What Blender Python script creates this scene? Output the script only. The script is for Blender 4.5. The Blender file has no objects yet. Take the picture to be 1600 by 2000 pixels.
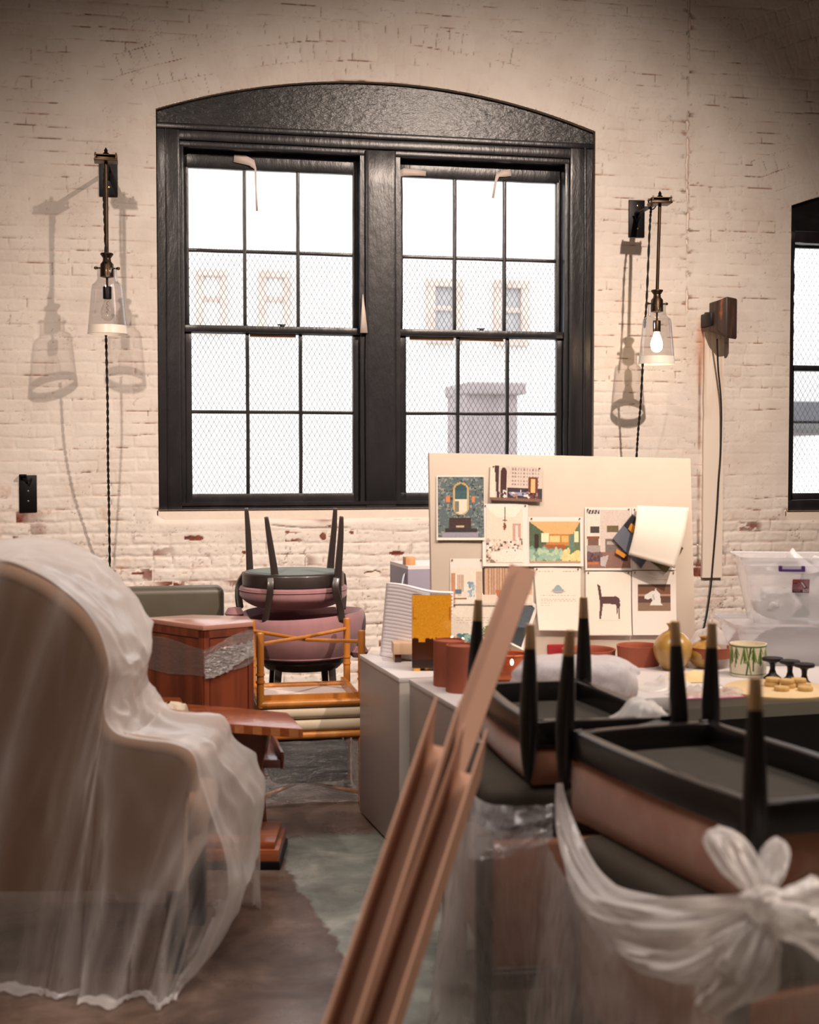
import bpy, bmesh, math, random
import numpy as np
from math import sin, cos, tan, atan, atan2, pi, sqrt, radians, degrees
from mathutils import Vector, Matrix, Euler, noise as mnoise

S = bpy.context.scene
COL = S.collection

# ------------------------------------------------------------------ camera
F_ = 2600.0; PHI = atan(.208); TH = atan(110 / 2600.0); D0 = 7.594; EZ = 1.45
cam = bpy.data.cameras.new('camera'); camo = bpy.data.objects.new('camera', cam); COL.objects.link(camo)
cam.sensor_fit = 'HORIZONTAL'; cam.sensor_width = 36; cam.lens = F_ / 1600 * 36
cam.clip_start = .05; cam.clip_end = 400
camo.location = (0, -D0, EZ); camo.rotation_euler = (pi / 2 - TH, 0, -PHI)
cam.dof.use_dof = True; cam.dof.focus_distance = 6.9; cam.dof.aperture_fstop = 3.4
S.camera = camo
# ------------------------------------------------------------------ colour management and sampling
vs = S.view_settings; vs.view_transform = 'Standard'; vs.look = 'None'; vs.gamma = 1; vs.use_curve_mapping = False
vs.exposure = 0.14
cy = S.cycles
cy.use_denoising = True; cy.max_bounces = 7; cy.diffuse_bounces = 3; cy.glossy_bounces = 3
cy.transmission_bounces = 4; cy.transparent_max_bounces = 16; cy.caustics_reflective = False; cy.caustics_refractive = False
cy.sample_clamp_indirect = 6
# ------------------------------------------------------------------ daylight
W = bpy.data.worlds.new('sky'); S.world = W; W.use_nodes = True
bg = W.node_tree.nodes['Background']; bg.inputs[0].default_value = (.93, .95, 1.0, 1); bg.inputs[1].default_value = 2.5
# ------------------------------------------------------------------ track spots (out of frame) and added overhead fill
def spot(name, loc, target, power, size, blend, col, rad=.05):
    l = bpy.data.lights.new(name, 'SPOT'); l.energy = power; l.spot_size = radians(size); l.spot_blend = blend
    l.color = col; l.shadow_soft_size = rad
    o = bpy.data.objects.new(name, l); COL.objects.link(o); o.location = loc
    o.rotation_euler = (Vector(target) - Vector(loc)).to_track_quat('-Z', 'Y').to_euler(); return o
def area(name, loc, target, power, sx, sy, col):
    l = bpy.data.lights.new(name, 'AREA'); l.energy = power; l.shape = 'RECTANGLE'; l.size = sx; l.size_y = sy; l.color = col; l.spread = radians(112)
    o = bpy.data.objects.new(name, l); COL.objects.link(o); o.location = loc
    o.rotation_euler = (Vector(target) - Vector(loc)).to_track_quat('-Z', 'Y').to_euler(); return o
WARM = (1.0, .81, .68)
spot('track_spot_right', (2.8, -5.0, 4.7), (1.9, 0, 1.05), 1210, 68, 1.0, WARM, .045)
spot('track_spot_left', (-.95, -5.0, 4.3), (.5, 0, .75), 540, 68, 1.0, WARM, .06)
area('overhead_fill', (0.6, -4.9, 5.2), (0.6, -4.7, 0), 72, 3.0, 2.0, (1.0, .86, .78))  # soft fill added to lift the ambient light, no fixture
area('overhead_fill', (4.6, -4.6, 4.6), (1.4, -4.8, 0), 66, 1.6, 1.6, (1.0, .80, .66))  # second added fill, warms the right foreground

# ------------------------------------------------------------------ helpers: pixel rays to metres
_s, _c, _st, _ct = sin(PHI), cos(PHI), sin(TH), cos(TH)
def ray(px, py):
    a = (px - 800) / F_; b = (1000 - py) / F_
    return Vector((_s * _ct + a * _c + b * _s * _st, _c * _ct - a * _s + b * _c * _st, -_st + b * _ct))
CAMP = Vector((0, -D0, EZ))
def P(px, py, d):
    r = ray(px, py); return CAMP + r * (d / (r.x * _s + r.y * _c))
def onwall(px, py, off=0.):
    r = ray(px, py); return CAMP + r * ((D0 - off) / r.y)
def onz(px, py, z=0.):
    r = ray(px, py); return CAMP + r * ((z - EZ) / r.z)
def onplane(px, py, o, n):
    r = ray(px, py); return CAMP + r * ((Vector(o) - CAMP).dot(n) / r.dot(n))
FWD = Vector((_s, _c, 0)); RGT = Vector((_c, -_s, 0)); UP = Vector((0, 0, 1))

# ------------------------------------------------------------------ helpers: objects
def tag(o, label=None, cat=None, group=None, kind=None):
    if label: o['label'] = label
    if cat: o['category'] = cat
    if group: o['group'] = group
    if kind: o['kind'] = kind
    return o
def wloc(o):
    v = Vector((0, 0, 0))
    while o is not None: v += o.location; o = o.parent
    return v
def empty(name, loc=(0, 0, 0), label=None, cat=None, group=None, kind=None, rz=0):
    o = bpy.data.objects.new(name, None); o.empty_display_size = .1; COL.objects.link(o); o.location = loc
    o.rotation_euler = (0, 0, rz)
    return tag(o, label, cat, group, kind)
def copy_tree(o, parent=None):
    c = o.copy(); COL.objects.link(c); c.parent = parent
    for ch in o.children: copy_tree(ch, c)
    return c
class MB:
    def __init__(s): s.bm = bmesh.new()
    def box(s, lo, hi, M=None):
        vs_ = [s.bm.verts.new(Vector((lo[0] if i & 1 == 0 else hi[0], lo[1] if i & 2 == 0 else hi[1], lo[2] if i & 4 == 0 else hi[2]))) for i in range(8)]
        if M is not None:
            for v in vs_: v.co = M @ v.co
        for f in ((0, 2, 3, 1), (4, 5, 7, 6), (0, 1, 5, 4), (2, 6, 7, 3), (0, 4, 6, 2), (1, 3, 7, 5)): s.bm.faces.new([vs_[i] for i in f])
        return s
    def hexa(s, a, b):      # bottom ring a (4 pts), top ring b (4 pts)
        va = [s.bm.verts.new(Vector(p)) for p in a]; vb = [s.bm.verts.new(Vector(p)) for p in b]
        n = len(va)
        s.bm.faces.new(va[::-1]); s.bm.faces.new(vb)
        for i in range(n): s.bm.faces.new((va[i], va[(i + 1) % n], vb[(i + 1) % n], vb[i]))
        return s
    def prism(s, pts, vec):
        return s.hexa([Vector(p) for p in pts], [Vector(p) + Vector(vec) for p in pts])
    def tube(s, pts, r, n=10, caps=True, flat=1.0, up=None):
        pts = [Vector(p) for p in pts]; rr = r if hasattr(r, '__len__') else [r] * len(pts)
        rings = []; prev = None
        for i, p in enumerate(pts):
            t = (pts[min(i + 1, len(pts) - 1)] - pts[max(i - 1, 0)]).normalized()
            if prev is None:
                a = Vector(up) if up is not None else (Vector((0, 0, 1)) if abs(t.z) < .9 else Vector((1, 0, 0)))
                a = (a - t * a.dot(t)).normalized()
            else: a = (prev - t * prev.dot(t)).normalized()
            prev = a; b = t.cross(a)
            rings.append([s.bm.verts.new(p + (a * cos(2 * pi * k / n) * flat + b * sin(2 * pi * k / n)) * rr[i]) for k in range(n)])
        for i in range(len(rings) - 1):
            for k in range(n): s.bm.faces.new((rings[i][k], rings[i][(k + 1) % n], rings[i + 1][(k + 1) % n], rings[i + 1][k]))
        if caps: s.bm.faces.new(rings[0][::-1]); s.bm.faces.new(rings[-1])
        return s
    def lathe(s, prof, c=(0, 0, 0), n=32, M=None, sx=1, sy=1):
        rings = []
        for (r, z) in prof:
            if r < 1e-6: rings.append([s.bm.verts.new(Vector((0, 0, z)))])
            else: rings.append([s.bm.verts.new(Vector((r * sx * cos(2 * pi * k / n), r * sy * sin(2 * pi * k / n), z))) for k in range(n)])
        for a, b in zip(rings, rings[1:]):
            for k in range(n):
                f = [a[k % len(a)], a[(k + 1) % len(a)], b[(k + 1) % len(b)], b[k % len(b)]]
                f = [v for i, v in enumerate(f) if v not in f[:i]]
                if len(f) > 2:
                    try: s.bm.faces.new(f)
                    except ValueError: pass
        for r in rings:
            for v in r: v.co = (M @ v.co if M is not None else v.co) + Vector(c)
        return s
    def grid(s, f, nu, nv, close_u=False):
        g = [[s.bm.verts.new(Vector(f(i / nu, j / nv))) for j in range(nv + 1)] for i in range(nu + (0 if close_u else 1))]
        for i in range(nu):
            for j in range(nv):
                k = (i + 1) % len(g); s.bm.faces.new((g[i][j], g[k][j], g[k][j + 1], g[i][j + 1]))
        return s
    def bevel(s, w, seg=2, ang=30):
        s.bm.normal_update()
        es = [e for e in s.bm.edges if len(e.link_faces) == 2 and e.calc_face_angle(0) > radians(ang)]
        bmesh.ops.bevel(s.bm, geom=es, offset=w, segments=seg, affect='EDGES', profile=.5, clamp_overlap=True); return s
    def jitter(s, amp, sc, seed=0, along=None):
        for v in s.bm.verts:
            n = mnoise.noise_vector(v.co * sc + Vector((seed * 7.1, seed * 3.3, seed)))
            v.co += n * amp
        return s
    def build(s, name, m, parent=None, smooth=True, recalc=True, solid=0, sub=0, ang=40, origin=None):
        if recalc: bmesh.ops.recalc_face_normals(s.bm, faces=s.bm.faces)
        me = bpy.data.meshes.new(name); o = bpy.data.objects.new(name, me); COL.objects.link(o)
        if parent is not None:
            off = wloc(parent); o.parent = parent
        else:
            xs = [v.co for v in s.bm.verts]
            off = Vector(origin) if origin is not None else Vector(((min(v.x for v in xs) + max(v.x for v in xs)) / 2, (min(v.y for v in xs) + max(v.y for v in xs)) / 2, min(v.z for v in xs)))
            o.location = off
        for v in s.bm.verts: v.co -= off
        s.bm.to_mesh(me); s.bm.free()
        if m is not None: me.materials.append(m)
        if smooth:
            for p in me.polygons: p.use_smooth = True
            try: me.set_sharp_from_angle(angle=radians(ang))
            except Exception: pass
        if solid:
            md = o.modifiers.new('thickness', 'SOLIDIFY'); md.thickness = solid; md.offset = 0
        if sub:
            md = o.modifiers.new('smooth', 'SUBSURF'); md.levels = sub; md.render_levels = sub
        return o
def crspline(pts, n):
    pts = [Vector(p) for p in pts]; out = []
    m = len(pts)
    for k in range(n + 1):
        u = k / n * (m - 1); i = min(int(u), m - 2); t = u - i
        p0 = pts[max(i - 1, 0)]; p1 = pts[i]; p2 = pts[i + 1]; p3 = pts[min(i + 2, m - 1)]
        out.append(.5 * ((2 * p1) + (p2 - p0) * t + (2 * p0 - 5 * p1 + 4 * p2 - p3) * t * t + (3 * p1 - p0 - 3 * p2 + p3) * t ** 3))
    return out

# ------------------------------------------------------------------ helpers: materials
def L(r, g=None, b=None):
    if g is None: r, g, b = r
    f = lambda v: (v / 255 / 12.92) if v / 255 <= .04045 else ((v / 255 + .055) / 1.055) ** 2.4
    return (f(r), f(g), f(b), 1)
class NT:
    def __init__(s, name):
        s.m = bpy.data.materials.new(name); s.m.use_nodes = True; s.t = s.m.node_tree; s.n = s.t.nodes; s.l = s.t.links
        s.bs = s.n['Principled BSDF']; s.out = s.n['Material Output']
    def a(s, ty, **kw):
        n = s.n.new(ty)
        for k, v in kw.items():
            if k.startswith('i_'):
                key = k[2:]; key = int(key) if key.isdigit() else key.replace('_', ' ')
                n.inputs[key].default_value = v
            else: setattr(n, k, v)
        return n
    def k(s, a, b): s.l.new(a, b); return s
    def coords(s, scale=(1, 1, 1), obj=True):
        tc = s.a('ShaderNodeTexCoord'); mp = s.a('ShaderNodeMapping'); mp.inputs['Scale'].default_value = scale
        s.k(tc.outputs['Object' if obj else 'Generated'], mp.inputs['Vector']); return mp.outputs['Vector']
    def noise(s, vec, scale, detail=4, rough=.55, dist=0):
        n = s.a('ShaderNodeTexNoise'); n.inputs['Scale'].default_value = scale; n.inputs['Detail'].default_value = detail
        n.inputs['Roughness'].default_value = rough; n.inputs['Distortion'].default_value = dist
        if vec is not None: s.k(vec, n.inputs['Vector'])
        return n.outputs['Fac']
    def ramp(s, fac, stops):
        r = s.a('ShaderNodeValToRGB'); e = r.color_ramp.elements
        while len(e) > 1: e.remove(e[-1])
        e[0].position = stops[0][0]; e[0].color = stops[0][1]
        for p_, c_ in stops[1:]:
            x = e.new(p_); x.color = c_
        s.k(fac, r.inputs[0]); return r.outputs[0]
    def mix(s, fac, a, b):
        m = s.a('ShaderNodeMix', data_type='RGBA')
        for src, idx in ((fac, 0), (a, 6), (b, 7)):
            if hasattr(src, 'is_linked') or hasattr(src, 'links'): s.k(src, m.inputs[idx])
            else: m.inputs[idx].default_value = src
        return m.outputs[2]
    def math(s, op, a, b=0, clamp=False):
        m = s.a('ShaderNodeMath', operation=op); m.use_clamp = clamp
        for src, idx in ((a, 0), (b, 1)):
            if hasattr(src, 'links'): s.k(src, m.inputs[idx])
            else: m.inputs[idx].default_value = src
        return m.outputs[0]
    def attr(s, name):
        n = s.a('ShaderNodeAttribute'); n.attribute_name = name; return n
    def bump(s, h, strength=.3, dist=.002):
        b = s.a('ShaderNodeBump'); b.inputs['Strength'].default_value = strength; b.inputs['Distance'].default_value = dist
        s.k(h, b.inputs['Height']); s.k(b.outputs[0], s.bs.inputs['Normal']); return s
def sc_(c, f): return tuple(min(1, v * f) for v in c[:3]) + (1,)
_mats = {}
def pm(name, c, rough=.5, metal=0, var=.12, vscale=8, bump=.15, bscale=40, bdist=.002, stretch=(1, 1, 1), coat=0, c2=None, sheen=0, spec=.5):
    if name in _mats: return _mats[name]
    t = NT(name); v = t.coords(stretch)
    f = t.noise(v, vscale, 5, .6)
    col = t.ramp(f, [(.3, sc_(c, 1 - var)), (.5, tuple(c[:3]) + (1,)), (.72, (tuple(c2[:3]) + (1,)) if c2 else sc_(c, 1 + var))])
    t.k(col, t.bs.inputs['Base Color'])
    t.bs.inputs['Roughness'].default_value = rough; t.bs.inputs['Metallic'].default_value = metal
    t.bs.inputs['Specular IOR Level'].default_value = spec
    if coat: t.bs.inputs['Coat Weight'].default_value = coat; t.bs.inputs['Coat Roughness'].default_value = .15
    if sheen: t.bs.inputs['Sheen Weight'].default_value = sheen
    if bump: t.bump(t.noise(v, bscale, 4, .6), bump, bdist)
    _mats[name] = t.m; return t.m
def wood(name, c1, c2, scale=1.0, rough=.35, axis=2, coat=.3, bump=.05):
    if name in _mats: return _mats[name]
    t = NT(name); st = [26 * scale] * 3; st[axis] = 1.6 * scale
    v = t.coords(tuple(st)); f = t.noise(v, 1.0, 6, .62, .6)
    v2 = t.coords((3, 3, 3)); g = t.noise(v2, 1.5, 2, .5)
    col = t.ramp(f, [(.32, c1), (.62, c2)])
    col = t.mix(t.math('MULTIPLY', g, .35), col, sc_(c1, .7))
    t.k(col, t.bs.inputs['Base Color']); t.bs.inputs['Roughness'].default_value = rough
    t.bs.inputs['Coat Weight'].default_value = coat; t.bs.inputs['Coat Roughness'].default_value = .2
    t.bump(f, bump, .001)
    _mats[name] = t.m; return t.m
def film(name, base=.25, edge=.75, col=(.86, .82, .80, 1), rough=.22, wr=30, bstr=.6, gl=.5, wrs=(1, 1, 1), tl=.4, thick=None):
    """thin plastic film: see-through where it lies flat to the eye, milky where it is folded or seen edge-on"""
    if name in _mats: return _mats[name]
    t = NT(name); t.n.remove(t.bs)
    v = t.coords(wrs); h = t.noise(v, wr, 5, .62, 1.2)
    bp = t.a('ShaderNodeBump'); bp.inputs['Strength'].default_value = bstr; bp.inputs['Distance'].default_value = .006; t.k(h, bp.inputs['Height'])
    lw = t.a('ShaderNodeLayerWeight'); lw.inputs['Blend'].default_value = .35; t.k(bp.outputs[0], lw.inputs['Normal'])
    fac = t.math('ADD', t.math('MULTIPLY', lw.outputs['Facing'], edge), base)
    if thick: fac = t.math('ADD', fac, t.attr(thick).outputs['Fac'])
    n2 = t.noise(v, wr * .35, 3, .6)
    fac = t.math('MULTIPLY', fac, t.math('ADD', t.math('MULTIPLY', n2, .9), .55), True)
    d = t.a('ShaderNodeBsdfDiffuse'); d.inputs[0].default_value = col
    tr = t.a('ShaderNodeBsdfTranslucent'); tr.inputs[0].default_value = col
    m1 = t.a('ShaderNodeMixShader'); m1.inputs[0].default_value = tl; t.k(d.outputs[0], m1.inputs[1]); t.k(tr.outputs[0], m1.inputs[2])
    g = t.a('ShaderNodeBsdfGlossy'); g.inputs['Roughness'].default_value = rough; t.k(bp.outputs[0], g.inputs['Normal'])
    frn = t.math('ADD', t.math('MULTIPLY', t.math('POWER', lw.outputs['Facing'], 3.5), .5), .045)
    tp = t.a('ShaderNodeBsdfTransparent'); tp.inputs[0].default_value = (.97, .96, .95, 1)
    m2 = t.a('ShaderNodeMixShader'); t.k(fac, m2.inputs[0]); t.k(tp.outputs[0], m2.inputs[1]); t.k(m1.outputs[0], m2.inputs[2])
    m3 = t.a('ShaderNodeMixShader'); t.k(t.math('MULTIPLY', frn, gl * 2, True), m3.inputs[0]); t.k(m2.outputs[0], m3.inputs[1]); t.k(g.outputs[0], m3.inputs[2])
    t.k(m3.outputs[0], t.out.inputs['Surface'])
    _mats[name] = t.m; return t.m
def thinglass(name, tint=(.97, .98, .98, 1), gloss=1.0, rough=.02, haze=0):
    if name in _mats: return _mats[name]
    t = NT(name); t.n.remove(t.bs)
    g = t.a('ShaderNodeBsdfGlossy'); g.inputs['Roughness'].default_value = rough
    lw = t.a('ShaderNodeLayerWeight'); lw.inputs['Blend'].default_value = .5
    frn = t.math('ADD', t.math('MULTIPLY', t.math('POWER', lw.outputs['Facing'], 3.5), .75), .04)
    tp = t.a('ShaderNodeBsdfTransparent'); tp.inputs[0].default_value = tint
    base = tp.outputs[0]
    if haze:
        d = t.a('ShaderNodeBsdfDiffuse'); d.inputs[0].default_value = (.9, .9, .9, 1)
        mh = t.a('ShaderNodeMixShader'); mh.inputs[0].default_value = haze; t.k(base, mh.inputs[1]); t.k(d.outputs[0], mh.inputs[2]); base = mh.outputs[0]
    m = t.a('ShaderNodeMixShader'); t.k(t.math('MULTIPLY', frn, gloss, True), m.inputs[0]); t.k(base, m.inputs[1]); t.k(g.outputs[0], m.inputs[2])
    t.k(m.outputs[0], t.out.inputs['Surface']); _mats[name] = t.m; return t.m
def emis(name, col, st):
    t = NT(name); t.n.remove(t.bs); e = t.a('ShaderNodeEmission'); e.inputs[0].default_value = col; e.inputs[1].default_value = st
    t.k(e.outputs[0], t.out.inputs['Surface']); return t.m
def vcmat(name, rough=.6, spec=.4, bump=0):
    if name in _mats: return _mats[name]
    t = NT(name); t.k(t.attr('ink').outputs['Color'], t.bs.inputs['Base Color']); t.bs.inputs['Roughness'].default_value = rough
    t.bs.inputs['Specular IOR Level'].default_value = spec
    n = t.noise(t.coords(), 60, 3, .5); t.bump(n, .05, .001)
    _mats[name] = t.m; return t.m
# ------------------------------------------------------------------ the painted brick wall (relief as geometry)
rng = np.random.default_rng(7)
def vnoise(x, z, sx, sz, seed):
    r = np.random.default_rng(seed); g = r.random((64, 64))
    u = x / sx + 31.7; v = z / sz + 17.3
    iu = np.floor(u).astype(int); iv = np.floor(v).astype(int); fu = u - iu; fv = v - iv
    fu = fu * fu * (3 - 2 * fu); fv = fv * fv * (3 - 2 * fv)
    G = lambda a, b: g[a % 64, b % 64]
    return (G(iu, iv) * (1 - fu) + G(iu + 1, iv) * fu) * (1 - fv) + (G(iu, iv + 1) * (1 - fu) + G(iu + 1, iv + 1) * fu) * fv
def fbm(x, z, s0, seed, oct_=4, st=1.0):
    o = 0; a = .5; t = 0
    for i in range(oct_): o = o + a * vnoise(x, z, s0 * st / 2 ** i, s0 / 2 ** i, seed + i); t += a; a *= .55
    return o / t
def smooth(e0, e1, v):
    t = np.clip((v - e0) / (e1 - e0), 0, 1); return t * t * (3 - 2 * t)
WX0, WX1, WZ0, WZ1 = -1.55, 4.75, .0, 4.62
STEP = .0062
xs = np.arange(WX0, WX1, STEP); zs = np.arange(WZ0, WZ1, STEP)
W1 = dict(x0=.143, x1=2.706, zb=1.145, zs=3.372, sag=.215)
W2 = dict(x0=3.975, x1=6.3, zb=1.108, zs=2.985, sag=.20)
def archz(w, x):
    h = (w['x1'] - w['x0']) / 2; R = (h * h + w['sag'] ** 2) / (2 * w['sag']); cx = (w['x0'] + w['x1']) / 2
    return w['zs'] + w['sag'] - R + np.sqrt(np.maximum(R * R - (x - cx) ** 2, 0)), R, cx
def snap(arr, v): i = int(np.argmin(abs(arr - v))); arr[i] = v; return i
iL, iR, jB = snap(xs, W1['x0']), snap(xs, W1['x1']), snap(zs, W1['zb'])
i2, j2 = snap(xs, W2['x0']), snap(zs, W2['zb'])
X, Z = np.meshgrid(xs, zs, indexing='ij')
inside = np.zeros((len(xs) - 1, len(zs) - 1), bool)
for w, ia, ib, jb in ((W1, iL, iR, jB), (W2, i2, len(xs) - 1, j2)):
    for i in range(ia, ib + 1):
        az = archz(w, xs[i])[0]; j = int(np.argmin(abs(zs - az))); Z[i, j] = az
        if i < ib: inside[i, jb:int(np.argmin(abs(zs - archz(w, xs[i] + STEP / 2)[0])))] = True
# warped brick coordinates
wob = (fbm(X, Z, .30, 11) - .5) * .028 + (fbm(X, Z, .9, 12) - .5) * .03
wob2 = (fbm(X, Z, .25, 21) - .5) * .02
BH, BL = .0677, .2135
right = smooth(3.29, 3.31, X + (fbm(X, Z, .07, 5) - .5) * .02)
zz = Z + wob + right * .031; xx = X + wob2 + right * .07
row = np.floor(zz / BH).astype(int); fz = zz / BH - row
hdr = (row % 6 == 0)
bl = np.where(hdr, BL / 2, BL)
rs = np.random.default_rng(3).random(4096)
xo = xx + np.where(row % 2 == 0, 0, bl / 2) + (rs[row % 4096] - .5) * .05
col_ = np.floor(xo / bl).astype(int); fx = xo / bl - col_
du = np.minimum(fx, 1 - fx) * bl; dv = np.minimum(fz, 1 - fz) * BH
bid = (row * 131 + col_ * 17) % 4096
# arch rings of upright bricks over the openings
def ring(w, n, t, ext, dz=0):
    global du, dv, bid
    az, R, cx = archz(w, X); cz = w['zs'] + w['sag'] - R + dz
    Xw = X + wob2 * .7; Zw = Z + wob * .6
    r = np.sqrt((Xw - cx) ** 2 + (Zw - cz) ** 2); th = np.arctan2(Xw - cx, Zw - cz)
    lim = math.asin(min(1, (w['x1'] - w['x0']) / 2 / R)) + ext
    k = (r - R) / t; m = (k > -.3) & (k < n) & (abs(th) < lim + .012 * k)
    kk = np.clip(np.floor(k).astype(int), 0, n - 1); bw = .071
    s = th * R / bw + kk * .43; si = np.floor(s).astype(int)
    du = np.where(m, np.minimum(s - si, 1 - (s - si)) * bw, du)
    dv = np.where(m, np.minimum(k - kk, 1 - (k - kk)) * t, dv)
    bid = np.where(m, (kk * 977 + si * 37) % 4096, bid)
ring(W1, 3, .112, .012); ring(W2, 3, .112, .01); ring(W2, 3, .112, .05, .86)
edge = np.minimum(du, dv)
fineN = fbm(X, Z, .02, 41, 3); midN = fbm(X, Z, .09, 51, 4); bigN = fbm(X, Z, .6, 61, 4); cr = fbm(X, Z, .13, 71, 5, 2.2)
low = smooth(1.20, .92, Z + (bigN - .5) * .5)                       # rough worn courses below the sills
leftlow = smooth(1.45, 1.05, Z) * smooth(.25, -.1, X)
rough = np.clip(low * .9 + leftlow * .6, 0, 1)
jw = .0040 + .004 * midN + rough * .0015
fill = smooth(.42, .60, fbm(X, Z, .22, 141, 3, 1.6))                   # thick paint bridges most joints
jd = (.0008 + .0026 * fill * rs[(bid * 7 + 3) % 4096]) + rough * .0030
edge_s = edge + (fineN - .5) * .004
joint = 1 - smooth(0, 1, (edge_s) / (jw * 2.2))
H = -joint * jd + (rs[bid] - .5) * .0022 + (fineN - .5) * .0014 * (1 + 2.6 * rough) + (midN - .5) * .0035 * (.7 + 1.3 * rough) + (bigN - .5) * .008
# cracked joint lines, thin and dark, broken up along their run
brk = fbm(X, Z, .055, 151, 4, 2.6)
line = 1 - smooth(.0006, .0030, dv + (fineN - .5) * .004)
linev = 1 - smooth(.0006, .0030, du + (fineN - .5) * .004)
crack = line * smooth(.50, .62, brk + (cr - .5) * .5 + rough * .04) * (.35 + .65 * smooth(.52, .68, cr)) + linev * smooth(.60, .68, brk + (cr - .5) * .45 + rough * .06) * .7
sq = abs(fbm(X, Z, .055, 161, 4, 1.3) - .5); squig = (1 - smooth(.004, .012, sq)) * smooth(.60, .68, fbm(X, Z, .10, 171, 3)) * (.35 + .5 * rough)
pits = smooth(.72, .76, fbm(X, Z, .018, 181, 2)) * smooth(.52, .62, fbm(X, Z, .16, 191, 3)) * (.25 + .75 * rough)
crack = np.clip(crack + squig + pits * .5, 0, 1)
H -= crack * .004
# vertical seam
sx_ = 3.297 + (fbm(X, Z, .12, 91) - .5) * .03
seam = np.exp(-((X - sx_) / .006) ** 2) * smooth(.40, .62, fbm(X * 0, Z, .10, 95)) * smooth(2.15, 2.4, Z)
seamw = np.exp(-((X - sx_) / .035) ** 2) * smooth(2.2, 2.4, Z) * smooth(.52, .62, fbm(X, Z, .06, 97)) * (dv < .012)
seam2 = np.exp(-((X - 3.385) / .009) ** 2) * smooth(.62, .75, Z) * smooth(2.2, 1.9, Z) * smooth(.3, .6, fbm(X * 0, Z, .12, 96))
H -= seam * .02 + seamw * .008 + seam2 * .008
crack = np.clip(crack + seam + seamw * .8 + seam2 * .9, 0, 1)
# long crack under the sill and a few missing joints lower down
lc = np.exp(-((Z - (1.045 - .012 * np.sin((X - .9) * 6) + (midN - .5) * .02)) / .0035) ** 2) * smooth(.75, .8, X) * smooth(1.25, 1.18, X)
crack = np.clip(crack + lc, 0, 1); H -= lc * .01
for w in (W1, W2):
    sl = smooth(w['x0'] - .05, w['x0'] + .05, X) * smooth(w['x1'] + .06, w['x1'] - .03, X) * smooth(w['zb'] - .085, w['zb'], Z) * (Z < w['zb'] + .01)
    H = H * (1 - .7 * (sl > 0)) - .045 * sl; crack = crack * (1 - .85 * (sl > 0))
holes = 0
for hx, hz, hw in ((1.68, .62, .10), (1.58, .70, .07), (1.82, .72, .06), (1.36, .77, .05), (1.60, .54, .14), (1.5, .50, .08), (2.0, .62, .05)):
    holes = np.maximum(holes, np.exp(-(((X - hx) / hw) ** 4)) * np.exp(-(((Z - hz + (midN - .5) * .03) / .011) ** 2)))
crack = np.clip(crack + smooth(.3, .6, holes), 0, 1); H -= smooth(.3, .6, holes) * .022
# worn paint: brick showing (per-brick patches), stronger low and at the left
bandz = smooth(1.22, 1.10, Z) ; wear = fbm(X, Z, .05, 81, 5, 1.8)
perb = rs[(bid * 13 + 5) % 4096]
peel = smooth(.60, .64, wear + .14 * bandz + .10 * leftlow - .10 * (Z > 1.25) - .045) * smooth(.72, .80, perb) * (edge > .004) * bandz * smooth(.50, .62, fbm(X, Z, .35, 133, 3)) 
for hx, hz, hw, hh in ((.335, .985, .055, .014), (.62, .9, .02, .01), (1.235, 1.005, .02, .014), (1.07, .985, .012, .02), (-.42, .86, .03, .02), (-.5, .93, .03, .016), (-.12, .80, .03, .012), (.02, .79, .05, .014), (-.3, .72, .05, .012), (1.66, .55, .08, .028), (1.72, .50, .05, .02), (1.5, .88, .04, .014)):
    peel = np.maximum(peel, smooth(.42, .52, np.exp(-((X - hx) / hw) ** 2 - ((Z - hz) / hh) ** 2) + (wear - .5) * 1.3))
H -= peel * .003
# thin rubbed orange tone
tone = smooth(.5, .68, fbm(X, Z, .11, 101, 4, 1.6)) * (leftlow * .8 + low * .30 + .10) * smooth(.5, .9, rs[(bid * 29 + 1) % 4096])
tone = np.clip(tone * (.35 + .65 * smooth(.4, .6, fineN)) + line * smooth(.5, .62, cr) * .5, 0, 1)
rust = np.exp(-((X - 3.39) / .035) ** 2) * smooth(1.75, 2.1, Z) * smooth(2.34, 2.2, Z) * smooth(.3, .6, fbm(X, Z * .25, .05, 111))
tone = np.clip(tone + rust * .9 + .4 * np.exp(-((X - 3.62) / .12) ** 2 - ((Z - .82) / .02) ** 2) * wear + .5 * np.exp(-((X - 3.30) / .05) ** 2) * (Z < 1.5) * wear * wear, 0, 1)
nX, nZ = X.shape
idx = np.arange(nX * nZ).reshape(nX, nZ)
keep = ~inside
q = np.stack([idx[:-1, :-1], idx[1:, :-1], idx[1:, 1:], idx[:-1, 1:]], -1)[keep]
used = np.zeros(nX * nZ, bool); used[q.ravel()] = True
remap = np.cumsum(used) - 1; q = remap[q]
co = np.stack([X, -H, Z], -1).reshape(-1, 3)[used]
me = bpy.data.meshes.new('wall_window_side'); nv, nf = len(co), len(q)
me.vertices.add(nv); me.vertices.foreach_set('co', co.ravel().astype(np.float32))
me.loops.add(nf * 4); me.loops.foreach_set('vertex_index', q.ravel().astype(np.int32))
me.polygons.add(nf); me.polygons.foreach_set('loop_start', np.arange(0, nf * 4, 4, dtype=np.int32)); me.polygons.foreach_set('loop_total', np.full(nf, 4, np.int32))
me.update(calc_edges=True); me.polygons.foreach_set('use_smooth', np.ones(nf, bool))
for nm, arr in (('crack', crack), ('peel', peel), ('tone', tone), ('bigv', bigN)):
    at = me.attributes.new(nm, 'FLOAT', 'POINT'); at.data.foreach_set('value', arr.reshape(-1)[used].astype(np.float32))
wall = bpy.data.objects.new('wall_window_side', me); COL.objects.link(wall); tag(wall, kind='structure')
t = NT('painted_brick'); v = t.coords()
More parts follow.
